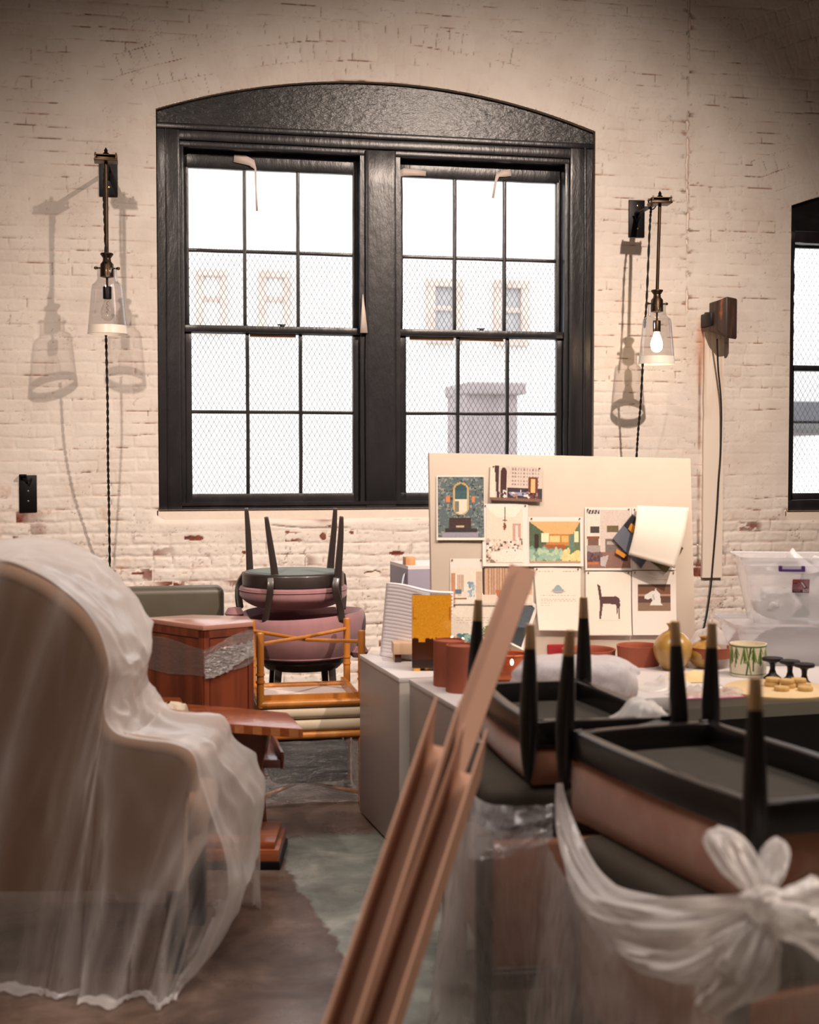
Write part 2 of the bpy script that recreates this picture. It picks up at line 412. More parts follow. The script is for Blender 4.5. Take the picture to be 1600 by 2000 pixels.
base = t.ramp(t.noise(v, 3.0, 5, .6), [(.3, L(220, 208, 198)), (.55, L(233, 224, 215)), (.75, L(240, 233, 226))])
sp = t.ramp(t.noise(v, 90, 3, .7), [(.66, (1, 1, 1, 1)), (.74, L(214, 196, 178))])
mm = t.a('ShaderNodeMix', data_type='RGBA', blend_type='MULTIPLY'); mm.inputs[0].default_value = .55; t.k(base, mm.inputs[6]); t.k(sp, mm.inputs[7])
c1 = t.mix(t.math('MULTIPLY', t.attr('tone').outputs['Fac'], .8, True), mm.outputs[2], L(190, 126, 88))
brick = t.ramp(t.noise(v, 25, 4, .6), [(.35, L(84, 42, 32)), (.6, L(140, 72, 52)), (.8, L(176, 120, 92))])
c2 = t.mix(t.attr('peel').outputs['Fac'], c1, brick)
c3 = t.mix(t.math('MULTIPLY', t.attr('crack').outputs['Fac'], .9, True), c2, t.ramp(t.noise(v, 7, 3, .6), [(.40, L(66, 46, 38)), (.60, L(150, 98, 70))]))
t.k(c3, t.bs.inputs['Base Color']); t.bs.inputs['Roughness'].default_value = .62
t.bump(t.noise(v, 70, 6, .65, .4), .35, .004)
me.materials.append(t.m); M_BRICK = t.m
M_PAINT = pm('cream_paint', L(236, 222, 208), .6, var=.05, bump=.4, bscale=30, bdist=.004)
# rest of the room shell
def shell(name, lo, hi, m): o = MB().box(lo, hi).build(name, m, smooth=False); tag(o, kind='structure'); return o
M_SHELL = pm('shell_plaster', L(205, 188, 172), .8, bump=.1)
M_CEIL = pm('dark_ceiling', L(92, 78, 68), .8, bump=.1)
RY, RX0, RX1, RZ = -11.0, -3.6, 8.2, 5.6
mb = MB()
for lo, hi in (((RX0, -.002, 0), (WX0, .35, RZ)), ((WX0, -.002, WZ1 - .01), (RX1, .35, RZ)), ((WX1 - .01, -.002, 0), (RX1, .35, W2['zb'])), ((6.3, -.002, W2['zb'] - .01), (RX1, .35, WZ1)), ((WX1 - .01, -.002, 3.2), (6.31, .35, WZ1))):
    mb.box(lo, hi)
tag(mb.build('wall_window_side_outer', M_PAINT, smooth=False), kind='structure')
# body of the wall behind the relief, with splayed reveals at the openings
mb = MB()
for lo, hi in (((WX0, .012, 0), (W1['x0'] - .004, .35, WZ1)), ((W1['x0'] - .01, .012, 0), (W1['x1'] + .01, .35, W1['zb'] - .004)), ((W1['x1'] + .004, .012, 0), (W2['x0'] - .004, .35, WZ1)),
               ((W1['x0'] - .01, .012, 3.60), (W1['x1'] + .01, .35, WZ1)), ((W2['x0'] - .01, .012, 0), (WX1, .35, W2['zb'] - .004)), ((W2['x0'] - .01, .012, 3.19), (WX1, .35, WZ1))):
    mb.box(lo, hi)
tag(mb.build('wall_window_side_core', M_PAINT, smooth=False), kind='structure')
mb = MB()
for w, xr in ((W1, W1['x1']), (W2, WX1)):
    out = [(w['x0'], w['zb'])] + [(x, float(archz(w, x)[0])) for x in np.linspace(w['x0'], xr, 60)] + ([(xr, w['zb']), (w['x0'], w['zb'])] if w is W1 else [])
    if w is W2: out = [(xr, w['zb'])] + out
    va = [mb.bm.verts.new((x, -.001, z)) for x, z in out]; vb = [mb.bm.verts.new((x, .05, z)) for x, z in out]; vc = [mb.bm.verts.new((x, .34, z)) for x, z in out]
    for i in range(len(out) - 1):
        mb.bm.faces.new((va[i], va[i + 1], vb[i + 1], vb[i])); mb.bm.faces.new((vb[i], vb[i + 1], vc[i + 1], vc[i]))
tag(mb.build('wall_window_side_reveal', M_PAINT, smooth=False), kind='structure')
shell('wall_left', (RX0 - .2, RY, 0), (RX0, .35, RZ), M_SHELL)
shell('wall_right', (RX1, RY, 0), (RX1 + .2, .35, RZ), M_SHELL)
shell('wall_back', (RX0 - .2, RY - .2, 0), (RX1 + .2, RY, RZ), M_SHELL)
shell('ceiling', (RX0 - .2, RY - .2, RZ), (RX1 + .2, .35, RZ + .2), M_CEIL)
# floor: brown sealed concrete with a ground, grey-green strip whose edge runs between the furniture
t = NT('concrete_floor'); v = t.coords()
sep = t.a('ShaderNodeSeparateXYZ'); t.k(v, sep.inputs[0])
wv = t.noise(v, 5, 5, .7)
# distance from the border line (through (.50,-2.75) and (.60,-4.10)), positive on the grey side
ed = t.math('ADD', t.math('SUBTRACT', sep.outputs[0], t.math('MULTIPLY', sep.outputs[1], -.075)), -.29)
ed = t.math('ADD', ed, t.math('MULTIPLY', t.math('SUBTRACT', wv, .5), .14))
far = t.math('ADD', t.math('MULTIPLY', sep.outputs[1], -1), -2.52)
far = t.math('ADD', far, t.math('MULTIPLY', t.math('SUBTRACT', t.noise(v, 3, 4, .6), .5), .3))
mk = t.math('MULTIPLY', t.math('MULTIPLY', ed, 60, True), t.math('MULTIPLY', far, 9, True))
brown = t.ramp(t.noise(v, 2.6, 7, .68, .5), [(.3, L(54, 43, 38)), (.5, L(92, 74, 64)), (.7, L(132, 112, 100))])
grey = t.ramp(t.noise(v, 4.2, 7, .66, .4), [(.32, L(92, 96, 90)), (.52, L(134, 138, 130)), (.70, L(180, 178, 168))])
fc = t.mix(mk, brown, grey)
ln = t.math('SUBTRACT', 1, t.math('MULTIPLY', t.math('ABSOLUTE', ed), 90, True), True)
fc = t.mix(t.math('MULTIPLY', ln, .55), fc, L(84, 58, 50))
t.k(fc, t.bs.inputs['Base Color'])
rr = t.ramp(t.noise(v, 6, 5, .6), [(.3, (.22, .22, .22, 1)), (.7, (.5, .5, .5, 1))]); t.k(rr, t.bs.inputs['Roughness'])
t.bump(t.math('ADD', t.noise(v, 18, 6, .65), t.math('MULTIPLY', mk, -.6)), .3, .004)
fl = MB().box((RX0 - .2, RY - .2, -.2), (RX1 + .2, .35, 0)).build('floor', t.m, smooth=False); tag(fl, kind='structure')
for v_ in fl.data.vertices: v_.co += fl.location
fl.location = (0, 0, 0)

# ------------------------------------------------------------------ windows
M_BLK = pm('black_window_paint', L(30, 29, 33), .32, var=.25, vscale=5, bump=.55, bscale=26, bdist=.004, stretch=(1, 1, .35), c2=L(48, 44, 48))
M_BLKH = pm('black_window_paint_rough', L(24, 24, 27), .30, var=.3, vscale=9, bump=.9, bscale=40, bdist=.004, stretch=(.5, 1, 1.2), c2=L(44, 42, 45))
M_BARE = pm('bare_wood_edge', L(196, 158, 128), .7, bump=.3)
M_PANE = thinglass('window_glass', (.99, .99, .99, 1), .8)
M_WIRE = pm('wire_grey', L(104, 98, 94), .6, metal=.3)
def sash(mb, x0, x1, z0, z1, y, st, top, bot, dep, xm, zm, mw=.020):
    mb.box((x0, y, z0), (x0 + st, y + dep, z1)); mb.box((x1 - st, y, z0), (x1, y + dep, z1))
    mb.box((x0, y, z1 - top), (x1, y + dep, z1)); mb.box((x0, y, z0), (x1, y + dep, z0 + bot))
    for x in xm: mb.box((x - mw / 2, y + .006, z0), (x + mw / 2, y + dep - .004, z1))
    for z in zm: mb.box((x0, y + .009, z - mw / 2), (x1, y + dep - .006, z + mw / 2))
def wobble(mb, amp=.003):
    bmesh.ops.subdivide_edges(mb.bm, edges=[e for e in mb.bm.edges if e.calc_length() > .12], cuts=9, use_grid_fill=True)
    mb.jitter(amp, 17); return mb
def glass(parent, x0, x1, z0, z1, y):
    return MB().box((x0, y, z0), (x1, y + .003, z1)).build('glass_pane', M_PANE, parent, smooth=False)
win1 = empty('window_1', (1.42, .05, W1['zb']), kind='structure')
mb = MB()
# arched head board
hp = [(x, .038, float(archz(W1, x)[0]) + .01) for x in np.linspace(W1['x0'] - .012, W1['x1'] + .012, 40)]
mb.prism([(W1['x0'] - .012, .038, 3.30), (W1['x1'] + .012, .038, 3.30)][::1] + hp[::-1], (0, .10, 0))
hb = mb.build('head_board', M_BLKH, win1, smooth=False)
mb = MB()
mb.box((W1['x0'] - .01, .022, 3.272), (W1['x1'] + .01, .14, 3.306)); mb.box((W1['x0'] - .01, .034, 3.215), (W1['x1'] + .01, .14, 3.272))
mb.box((W1['x0'], .048, 3.180), (W1['x1'], .14, 3.218))
mb.bevel(.006); wobble(mb, .0025).build('head_moulding', M_BLK, win1)
for nm, xa, xb in (('side_casing', W1['x0'] - .006, .272), ('side_casing', 2.560, W1['x1'] + .006)):
    mb = MB(); mb.box((xa, .030, W1['zb'] - .02 if xa < 1 else W1['zb'] - .01), (xb, .22, 3.30))
    if xa < 1: mb.box((xa + .055, .022, W1['zb'] - .02), (xa + .062, .05, 3.28)); mb.box((xb - .01, .042, W1['zb']), (xb + .022, .2, 3.19))
    else: mb.box((xa - .025, .050, W1['zb']), (xa + .01, .2, 3.19)); mb.box((xb - .065, .020, W1['zb']), (xb - .05, .05, 3.28))
    mb.bevel(.004); wobble(mb, .004).build(nm, M_BLK, win1)
mb = MB(); mb.box((1.328, .032, W1['zb'] - .006), (1.508, .20, 3.21)); mb.bevel(.005)
for x in (1.300, 1.508): mb.box((x, .055, W1['zb']), (x + .028, .2, 3.19))
wobble(mb, .003).build('mullion', M_BLK, win1)
mb = MB(); mb.box((.26, .040, W1['zb'] - .008), (2.57, .24, 1.172)); mb.bevel(.004); mb.box((.27, .028, 1.166), (2.56, .2, 1.184)); wobble(mb, .003).build('window_sill', M_BLK, win1)
PZ = [(2.625, 2.178, 3.185), (1.700, 1.176, 2.188)]
for side, (xa, xb) in enumerate(((.290, 1.305), (1.533, 2.545))):
    w3 = (xb - xa - .1) / 3
    mb = MB(); sash(mb, xa, xb, 2.150, 3.19, .135, .035, .105, .042, .035, [xa + .05 + w3 - .003, xa + .05 + 2 * w3], [2.622])
    mb.bevel(.003); wobble(mb, .0022); us = mb.build('upper_sash', M_BLK, win1)
    glass(us, xa + .02, xb - .02, 2.17, 3.12, .150)
    mb = MB(); sash(mb, xa - .012, xb + .012, 1.170, 2.186, .085, .056, .040, .062, .04, [xa + .05 + w3 + .006, xa + .05 + 2 * w3 + .006], [1.700])
    mb.box((xa, .062, 2.150), (xb, .09, 2.190))
    mb.bevel(.003); wobble(mb, .0022); ls = mb.build('lower_sash', M_BLK, win1)
    glass(ls, xa + .02, xb - .02, 1.20, 2.16, .102)
    cx = xa + (.56 if side == 0 else .50)
    mb = MB(); mb.lathe([(0, 0), (.014, 0), (.014, .008), (.009, .012), (0, .012)], (cx, .085, 2.19), 14)
    mb.box((cx - .028, .078, 2.198), (cx + .02, .092, 2.205)); mb.bevel(.002)
    mb.build('sash_lock', M_BLK, ls)
    # bare wood showing under the meeting rail
    for kx in ((1,) if side == 0 else (0, 1)):
        x0 = xa + .06 + kx * w3; MB().box((x0 + .01, .100, 2.130), (x0 + w3 - .03, .115, 2.149)).jitter(.003, 22).build('bare_edge', M_BARE, ls, smooth=False)
def wire_screen(parent, x0, x1, z0, z1, y, px=.0305, pz=.054, r=.0012):
    V = []; Fc = []
    H_, Wd = z1 - z0, x1 - x0; sl = px / pz
    n = int((Wd + H_ * sl) / px) + 2
    for sgn in (1, -1):
        for k in range(n):
            xb = x0 - H_ * sl + k * px if sgn == 1 else x0 + k * px
            # line x = xb + sgn*sl*(z-z0)
            za, zb = z0, z1
            xa_, xc = xb, xb + sgn * sl * H_
            def zat(x): return z0 + (x - xb) / (sgn * sl)
            lo, hi = z0, z1
            if sgn == 1: lo = max(lo, zat(x0)); hi = min(hi, zat(x1))
            else: lo = max(lo, zat(x1)); hi = min(hi, zat(x0))
            if hi - lo < .01: continue
            a = Vector((xb + sgn * sl * (lo - z0), y + sgn * .001, lo)); b = Vector((xb + sgn * sl * (hi - z0), y + sgn * .001, hi))
            t_ = (b - a).normalized(); s_ = Vector((t_.z, 0, -t_.x)) * r; d_ = Vector((0, 1, 0)) * r
            i0 = len(V)
            for p in (a, b): V += [p + s_, p + d_, p - s_, p - d_]
            for j in range(4): Fc.append((i0 + j, i0 + (j + 1) % 4, i0 + 4 + (j + 1) % 4, i0 + 4 + j))
    me = bpy.data.meshes.new('wire_screen'); off = wloc(parent)
    me.from_pydata([tuple(p - off) for p in V], [], Fc); me.materials.append(M_WIRE)
    o = bpy.data.objects.new('wire_screen', me); COL.objects.link(o); o.parent = parent; return o
wire_screen(win1, .16, 2.70, 1.12, 2.665, .31)
win2 = empty('window_2', (4.8, .05, W2['zb']), kind='structure')
mb = MB(); hp = [(x, .045, float(archz(W2, x)[0]) + .006) for x in np.linspace(W2['x0'] - .01, 6.3, 30)]
mb.prism([(W2['x0'] - .01, .045, 2.84), (6.3, .045, 2.84)] + hp[::-1], (0, .1, 0)); mb.build('head_board', M_BLKH, win2, smooth=False)
mb = MB(); mb.box((W2['x0'] - .006, .035, W2['zb'] - .01), (4.02, .22, 2.87)); mb.box((3.99, .03, 2.765), (6.3, .2, 2.835)); mb.box((3.98, .035, W2['zb'] - .01), (6.3, .2, 1.175)); mb.bevel(.004)
bmesh.ops.subdivide_edges(mb.bm, edges=[e for e in mb.bm.edges if e.calc_length() > .2], cuts=40, use_grid_fill=True); mb.jitter(.005, 19)
mb.build('window_frame', M_BLK, win2)
mb = MB(); sash(mb, 4.00, 5.1, 1.98, 2.80, .13, .028, .05, .035, .035, [4.38, 4.74], []); mb.bevel(.003); us = mb.build('upper_sash', M_BLK, win2); glass(us, 4.01, 5.1, 1.99, 2.79, .145)
mb = MB(); sash(mb, 4.00, 5.1, 1.165, 2.015, .09, .055, .035, .05, .035, [4.38, 4.74], []); mb.bevel(.003); ls = mb.build('lower_sash', M_BLK, win2); glass(ls, 4.01, 5.1, 1.19, 2.0, .105)
wire_screen(win2, 3.98, 5.2, 1.12, 2.9, .26, .034, .058)
# strips of masking tape left on the window
M_TAPE = pm('masking_tape', L(222, 206, 196), .6, var=.04, bump=.1)
def tape(pts, w, label, yoff=.006, wv=(1, 0, 0)):
    mb = MB(); rows = []
    for i, p in enumerate(pts):
        p = Vector(p); t_ = (Vector(pts[min(i + 1, len(pts) - 1)]) - Vector(pts[max(i - 1, 0)])).normalized()
        s_ = Vector((-t_.z, 0, t_.x)); rows.append((mb.bm.verts.new(p + s_ * w[i]), mb.bm.verts.new(p - s_ * w[i])))
    for a, b in zip(rows, rows[1:]): mb.bm.faces.new((a[0], a[1], b[1], b[0]))
    o = mb.build('masking_tape', M_TAPE, solid=.0012); return tag(o, label, 'tape', 'masking tape scraps on the window')
pw = lambda px, py, o: onwall(px, py, o)
tape([pw(457, 309, -.125), pw(478, 312, -.125), pw(492, 318, -.12), pw(499, 330, -.11), pw(500, 370, -.10), pw(502, 412, -.10)], [.022, .026, .022, .006, .004, .007], 'masking tape scrap with a long thin curl hanging at the left sash top')
tape([pw(775, 356, -.125), pw(779, 340, -.125), pw(790, 336, -.122), pw(810, 337, -.125), pw(832, 339, -.125)], [.012, .02, .022, .018, .014], 'masking tape strip bent over the top left corner of the right sash')
tape([pw(998, 337, -.125), pw(984, 339, -.125), pw(972, 342, -.12), pw(968, 356, -.11), pw(963, 387, -.10)], [.020, .020, .014, .007, .007], 'masking tape scrap with a short dangling end on the right sash top')
tape([pw(709, 575, -.02), pw(710, 610, -.02), pw(711, 650, -.015)], [.002, .012, .022], 'long narrow wedge of masking tape on the left edge of the centre post')
# ------------------------------------------------------------------ outside: white street, building opposite
M_STUC = pm('white_rendered_wall', L(242, 240, 236), .9, var=.02, bump=0)
M_OBR = pm('tan_brick_surround', L(206, 190, 180), .9, var=.15, vscale=3)
M_OGL = pm('far_window_glass', L(176, 174, 174), .4, var=.1)
M_OGREY = pm('grey_far_brick', L(160, 150, 150), .9, var=.15, vscale=2)
M_ODRK = pm('dark_shopfront', L(62, 62, 66), .6)
YB = 14.0
def far(px, py, y): r = ray(px, py); return CAMP + r * ((D0 + y) / r.y)
g = MB().box((-40, .36, -.3), (60, 60, -.1)).build('pavement', pm('pale_pavement', L(215, 212, 206), .9, bump=0), smooth=False); tag(g, kind='structure')
bd = empty('opposite_building', (6, YB, -.1), 'white rendered building across the street seen through the large window', 'building')
MB().box((-14, YB, -.1), (24, YB + 8, 7.2)).build('facade', M_STUC, bd, smooth=False)
MB().box((-14, YB - .25, 7.2), (24, YB + 8, 7.5)).build('cornice', M_STUC, bd, smooth=False)
for (x0, y0, x1, y1, gl) in ((382, 527, 444, 640, 0), (504, 529, 568, 640, 0), (832, 545, 902, 660, 1), (963, 548, 1031, 665, 1)):
    a = far(x0, y0, YB); b = far(x1, y1, YB); fw = (b.x - a.x) * .23
    mb = MB(); mb.box((a.x, YB - .10, b.z), (a.x + fw, YB - .001, a.z - fw * .9)); mb.box((b.x - fw, YB - .10, b.z), (b.x, YB - .001, a.z - fw * .9)); mb.box((a.x, YB - .11, a.z - fw * .9), (b.x, YB - .001, a.z)); mb.box((a.x, YB - .12, b.z - .1), (b.x, YB - .001, b.z))
    f = mb.build('window_surround', M_OBR, bd, smooth=False)
    MB().box((a.x + fw, YB - .02, b.z), (b.x - fw, YB - .005, a.z - fw * .9)).build('window_pane', M_OGL if gl else M_STUC, f, smooth=False)
    MB().box((a.x + fw, YB - .06, (a.z + b.z) / 2 - .04), (b.x - fw, YB, (a.z + b.z) / 2 + .04)).build('glazing_bar', M_OBR, f, smooth=False)
a = far(912, 770, 9.5); b = far(1010, 1000, 9.5)
ch = empty('brick_pier', (a.x, 9.5, -.1), 'grey brick pier with a projecting cap standing in the street outside the large window', 'pier')
MB().box((a.x, 9.5, -.1), (b.x, 10.6, a.z)).build('shaft', M_OGREY, ch, smooth=False)
MB().box((a.x - .02, 9.4, a.z), (b.x + .10, 10.7, a.z + .16)).bevel(.03).build('cap', M_OGREY, ch, smooth=False)
MB().box((a.x - .1, 9.3, .55), (b.x + .25, 9.4, .66)).build('rail', M_STUC, ch, smooth=False)
# seen through the right-hand window: low grey shopfront and a white van
a = far(1556, 800, 12.5)
sf = empty('grey_shopfront', (a.x, 12.5, -.1), 'low grey building with a ledge seen through the right hand window', 'building')
MB().box((a.x - 1.2, 12.5, -.1), (a.x + 6, 13.8, far(1580, 845, 12.5).z)).build('front_wall', M_OGREY, sf, smooth=False)
MB().box((a.x - 1.4, 12.2, far(1580, 822, 12.2).z), (a.x + 6, 13.8, a.z + .12)).build('ledge', pm('far_ledge', L(95, 95, 98), .8), sf, smooth=False)
MB().box((a.x - .2, 12.44, -.1), (a.x + .45, 12.5, far(1580, 862, 12.5).z)).build('shop_window', M_ODRK, sf, smooth=False)
M_VAN = pm('white_car_paint', L(240, 240, 240), .3, var=.02, bump=0)
a = far(1566, 965, 10.0); b = far(1568, 893, 10.0)
van = empty('parked_van', (a.x + 1.6, 10, -.1), 'white van parked in the street outside the right hand window', 'van')
prof = [(0, .3), (0, 1.15), (.25, 1.35), (.75, 1.95), (4.2, 2.0), (4.25, .3)]
zt = b.z
pts = [(a.x + u, 9.9, zt * (w / 1.5) - .1) for u, w in prof]
MB().prism(pts, (0, 1.9, 0)).bevel(.06, 3).build('body', M_VAN, van)
MB().box((a.x + .75, 9.86, zt * 1.02), (a.x + 1.5, 9.92, zt * 1.22)).build('side_window', M_ODRK, van, smooth=False)
for u in (.8, 3.3):
    MB().lathe([(0, 0), (.28, 0), (.3, .03), (.3, .17), (.28, .2), (0, .2)], (a.x + u, 9.98, .22), 24, Matrix.Rotation(pi / 2, 4, 'X')).build('wheel', M_ODRK, van)
# ------------------------------------------------------------------ printed matter: small colour grids
class Canvas:
    def __init__(s, w, h, c): s.w, s.h = w, h; s.a = np.zeros((h, w, 3)); s.a[:] = c; s.y, s.x = np.mgrid[0:h, 0:w]; s.u = (s.x + .5) / w; s.v = (s.y + .5) / h
    def rect(s, u0, v0, u1, v1, c): m = (s.u >= u0) & (s.u < u1) & (s.v >= v0) & (s.v < v1); s.a[m] = c; return s
    def ell(s, u, v, ru, rv, c): s.a[((s.u - u) / ru) ** 2 + ((s.v - v) / rv) ** 2 < 1] = c; return s
    def poly(s, pts, c):
        m = np.zeros(s.u.shape, bool); n = len(pts)
        for i in range(n):
            (x0, y0), (x1, y1) = pts[i], pts[(i + 1) % n]
            if y0 == y1: continue
            m ^= ((s.v > y0) != (s.v > y1)) & (s.u < (x1 - x0) * (s.v - y0) / (y1 - y0) + x0)
        s.a[m] = c; return s
    def line(s, u0, v0, u1, v1, w, c):
        ax, ay = u1 - u0, (v1 - v0); L2 = ax * ax + ay * ay + 1e-9; t = np.clip(((s.u - u0) * ax + (s.v - v0) * ay) / L2, 0, 1)
        asp = s.h / s.w; d = np.sqrt((s.u - u0 - t * ax) ** 2 + ((s.v - v0 - t * ay) * asp) ** 2); s.a[d < w] = c; return s
    def grain(s, amp, seed=0): s.a += (np.random.default_rng(seed).random((s.h, s.w, 1)) - .5) * amp; return s
    def blobs(s, n, r, cols, seed, box=(0, 0, 1, 1)):
        g = np.random.default_rng(seed)
        for _ in range(n):
            s.ell(box[0] + g.random() * (box[2] - box[0]), box[1] + g.random() * (box[3] - box[1]), r * (.5 + g.random()), r * (.5 + g.random()) * s.w / s.h, cols[g.integers(len(cols))])
        return s
    def script(s, rows, c, seed=0, u0=.1, u1=.9):
        g = np.random.default_rng(seed)
        for v in rows:
            u = u0
            while u < u1:
                w = .02 + g.random() * .05; s.rect(u, v, min(u + w, u1), v + .9 / s.h, c); u += w + .015 + g.random() * .02
        return s
    def mesh(s, name, fn, parent, m=None, origin=None):
        """fn(u, v) -> point; v runs down the sheet"""
        h, w = s.h, s.w
        V = [fn(i / w, j / h) for j in range(h + 1) for i in range(w + 1)]
        off = wloc(parent) if parent is not None else Vector(origin or V[0])
        Fs = [(j * (w + 1) + i, (j + 1) * (w + 1) + i, (j + 1) * (w + 1) + i + 1, j * (w + 1) + i + 1) for j in range(h) for i in range(w)]
        me = bpy.data.meshes.new(name); me.from_pydata([tuple(Vector(p) - off) for p in V], [], Fs)
        a = np.clip(s.a / 255, 0, 1); lin = np.where(a <= .04045, a / 12.92, ((a + .055) / 1.055) ** 2.4).reshape(-1, 3)
        ca = me.color_attributes.new('ink', 'FLOAT_COLOR', 'CORNER')
        ca.data.foreach_set('color', np.repeat(np.concatenate([lin * .88, np.ones((len(lin), 1))], 1), 4, 0).astype(np.float32).ravel())
        me.materials.append(m or vcmat('ink_print')); o = bpy.data.objects.new(name, me); COL.objects.link(o)
        if parent is not None: o.parent = parent
        else: o.location = off
        for p in me.polygons: p.use_smooth = True
        return o

# ------------------------------------------------------------------ common materials
M_IRON = pm('black_iron', L(24, 23, 25), .45, metal=.6, var=.2, bump=.1)
M_BRONZE = pm('dark_bronze', L(74, 58, 42), .38, metal=.85, var=.25, bump=.08)
M_BRASS = pm('brass', L(214, 176, 112), .28, metal=1, var=.06, bump=0)
M_FERR = pm('brushed_brass_tip', L(206, 172, 132), .34, metal=.85, var=.08, bump=.02)
M_CABLE = pm('twisted_cloth_cable', L(26, 22, 20), .8, bump=0)
M_CABLE2 = pm('black_cable', L(20, 19, 20), .5, bump=0)
M_SHADE = thinglass('lamp_glass', (.86, .85, .86, 1), 1.6, .03)
M_BULB = thinglass('bulb_glass', (.97, .97, .96, 1), 1.5, .02)
M_OPAL = pm('opal_glass_band', L(250, 240, 226), .3, var=.02, bump=0)
M_WHITEM = pm('white_laminate', L(214, 209, 208), .38, var=.02, vscale=2, bump=.02)
M_GREYL = pm('grey_laminate', L(158, 146, 142), .42, var=.04, vscale=2, bump=.02)
M_GREYS = pm('pale_grey_edge', L(196, 190, 182), .45, var=.03, bump=0)
M_BLKWOOD = pm('black_lacquered_wood', L(24, 20, 20), .30, var=.25, vscale=6, bump=.06, bscale=60, stretch=(1, 1, .2))
M_TERRA = pm('terracotta', L(156, 82, 58), .65, var=.1, vscale=14, bump=.15, bscale=90)
def twist(pts, r, name, m, parent, pitch=.022):
    sp = crspline(pts, max(12, int(sum((Vector(b) - Vector(a)).length for a, b in zip(pts, pts[1:])) / pitch * 4)))
    mb = MB()
    for ph in (0, pi):
        q = []
        for i, p in enumerate(sp):
            a = i * pi / 4 * .5 + ph; q.append(p + Vector((cos(a), sin(a), 0)) * r * .8)
        mb.tube(q, r, 5)
    return mb.build(name, m, parent)
def sconce(plate, end, rodb, lit, label, cable_low, cable_hi, loop):
    """plate centre on the wall, end = bracket over the rod, rodb = bottom of the rod"""
    root = empty('wall_sconce', (plate[0], 0, plate[1]), label, 'wall lamp')
    x, z = plate
    mb = MB().box((x - .05, -.010, z - .11), (x + .05, .002, z + .11)).bevel(.002)
    bp = mb.build('wall_plate', M_IRON, root)
    for dz in (-.06, .075): MB().lathe([(0, 0), (.006, 0), (.005, .003), (0, .004)], (x + .004, -.010, z + dz), 10, Matrix.Rotation(pi / 2, 4, 'X')).build('screw', M_BRASS, bp)
    e = Vector(end); r0 = Vector(rodb)
    a = Vector((x, -.01, z + .03))
    mb = MB(); d = (e - a); hl = Vector((d.x, d.y, 0)).normalized(); side = Vector((-hl.y, hl.x, 0))
    mb.prism([a + side * .016, a - side * .016, e - side * .016, e + side * .016], (0, 0, -.006))
    mb.prism([a + Vector((0, 0, -.05)) + side * .008, a + Vector((0, 0, -.05)) - side * .008, a + d * .25 - side * .008, a + d * .25 + side * .008], (0, 0, -.005))
    mb.build('arm', M_IRON, root)
    mb = MB(); Mr = Matrix.Translation(e) @ Matrix.Rotation(atan2(hl.y, hl.x) + pi / 2, 4, 'Z')
    mb.box((-.058, -.05, .006), (.058, .05, .012), Mr); mb.box((-.060, -.05, -.020), (.060, .05, -.010), Mr)
    for sx in (-.052, .052):
        for sy in (-.044, .044): mb.box((sx - .004, sy - .004, -.02), (sx + .004, sy + .004, .02), Mr)
    mb.box((-.045, -.03, -.010), (.045, .03, .006), Mr); mb.bevel(.0015)
    cl = mb.build('clamp', M_BRONZE, root)
    MB().lathe([(0, 0), (.02, 0), (.016, .012), (.008, .02), (.010, .028), (.004, .038), (0, .045)], e + Vector((0, 0, .012)), 14).build('finial', M_IRON, cl)
    top = e + Vector((0, 0, -.02)); MB().tube([top, r0], .0095, 12).build('rod', M_BRONZE, root)
    # lampholder, glass and bulb hang from the rod
    b = r0
    hm = MB().lathe([(.014, .012), (.032, .022), (.034, .016), (.020, -.004), (.022, -.02), (.034, -.035), (.035, -.10), (.012, -.105), (0, -.105)], b, 28)
    for s_ in (-1, 1): hm.tube([b + Vector((s_ * .030, 0, -.055)), b + Vector((s_ * .054, 0, -.055))], .004, 8); hm.lathe([(0, -.009), (.009, -.005), (.009, .005), (0, .009)], b + Vector((s_ * .057, 0, -.055)), 10)
    hm.build('lampholder', M_BRONZE, root)
    g = MB(); pr = [(.049, -.050), (.051, -.115), (.060, -.128), (.077, -.142), (.081, -.165), (.100, -.37)]
    g.lathe(pr, b, 48); sh = g.build('glass_shade', M_SHADE, root, recalc=True)
    MB().lathe([(.0985, -.352), (.1025, -.395), (.0995, -.396), (.0955, -.352)], b, 48).build('rim_band', M_OPAL, sh)
    MB().tube([b + Vector((0, 0, -.10)), b + Vector((0, 0, -.155))], .006, 8).build('stem', M_BRONZE, root)
    MB().lathe([(0, -.15), (.020, -.15), (.022, -.154), (.022, -.212), (.019, -.214), (0, -.214)], b, 20).build('bulb_socket', M_BRONZE if lit else M_IRON, root)
    bl = [(.014, -.212), (.016, -.225), (.030, -.262), (.034, -.285), (.030, -.310), (.016, -.325), (0, -.329)]
    if lit:
        MB().lathe(bl, b, 24).build('bulb', M_LIT, root)
        l = bpy.data.lights.new('bulb_light', 'POINT'); l.energy = 110; l.color = (1, .56, .24); l.shadow_soft_size = .034
        lo = bpy.data.objects.new('bulb_light', l); COL.objects.link(lo); lo.location = b + Vector((0, 0, -.283))
    else:
        bu = MB().lathe(bl, b, 24).build('bulb', M_BULB, root)
        MB().tube([b + Vector((.006 * cos(i * 2.2), .006 * sin(i * 2.2), -.225 - i * .008)) for i in range(9)], .0012, 4).build('filament', M_BRONZE, bu)
    twist(cable_hi, .0042, 'cable', M_CABLE, root); twist(cable_low, .0042, 'cable', M_CABLE, root)
    if loop: MB().tube(crspline(loop, 30), .004, 6).build('cable', M_CABLE, root)
M_LIT = emis('lit_bulb', (1, .72, .40, 1), 26)
OF = .47
EL = onwall(207, 309, OF); RL = onwall(209, 503, OF)
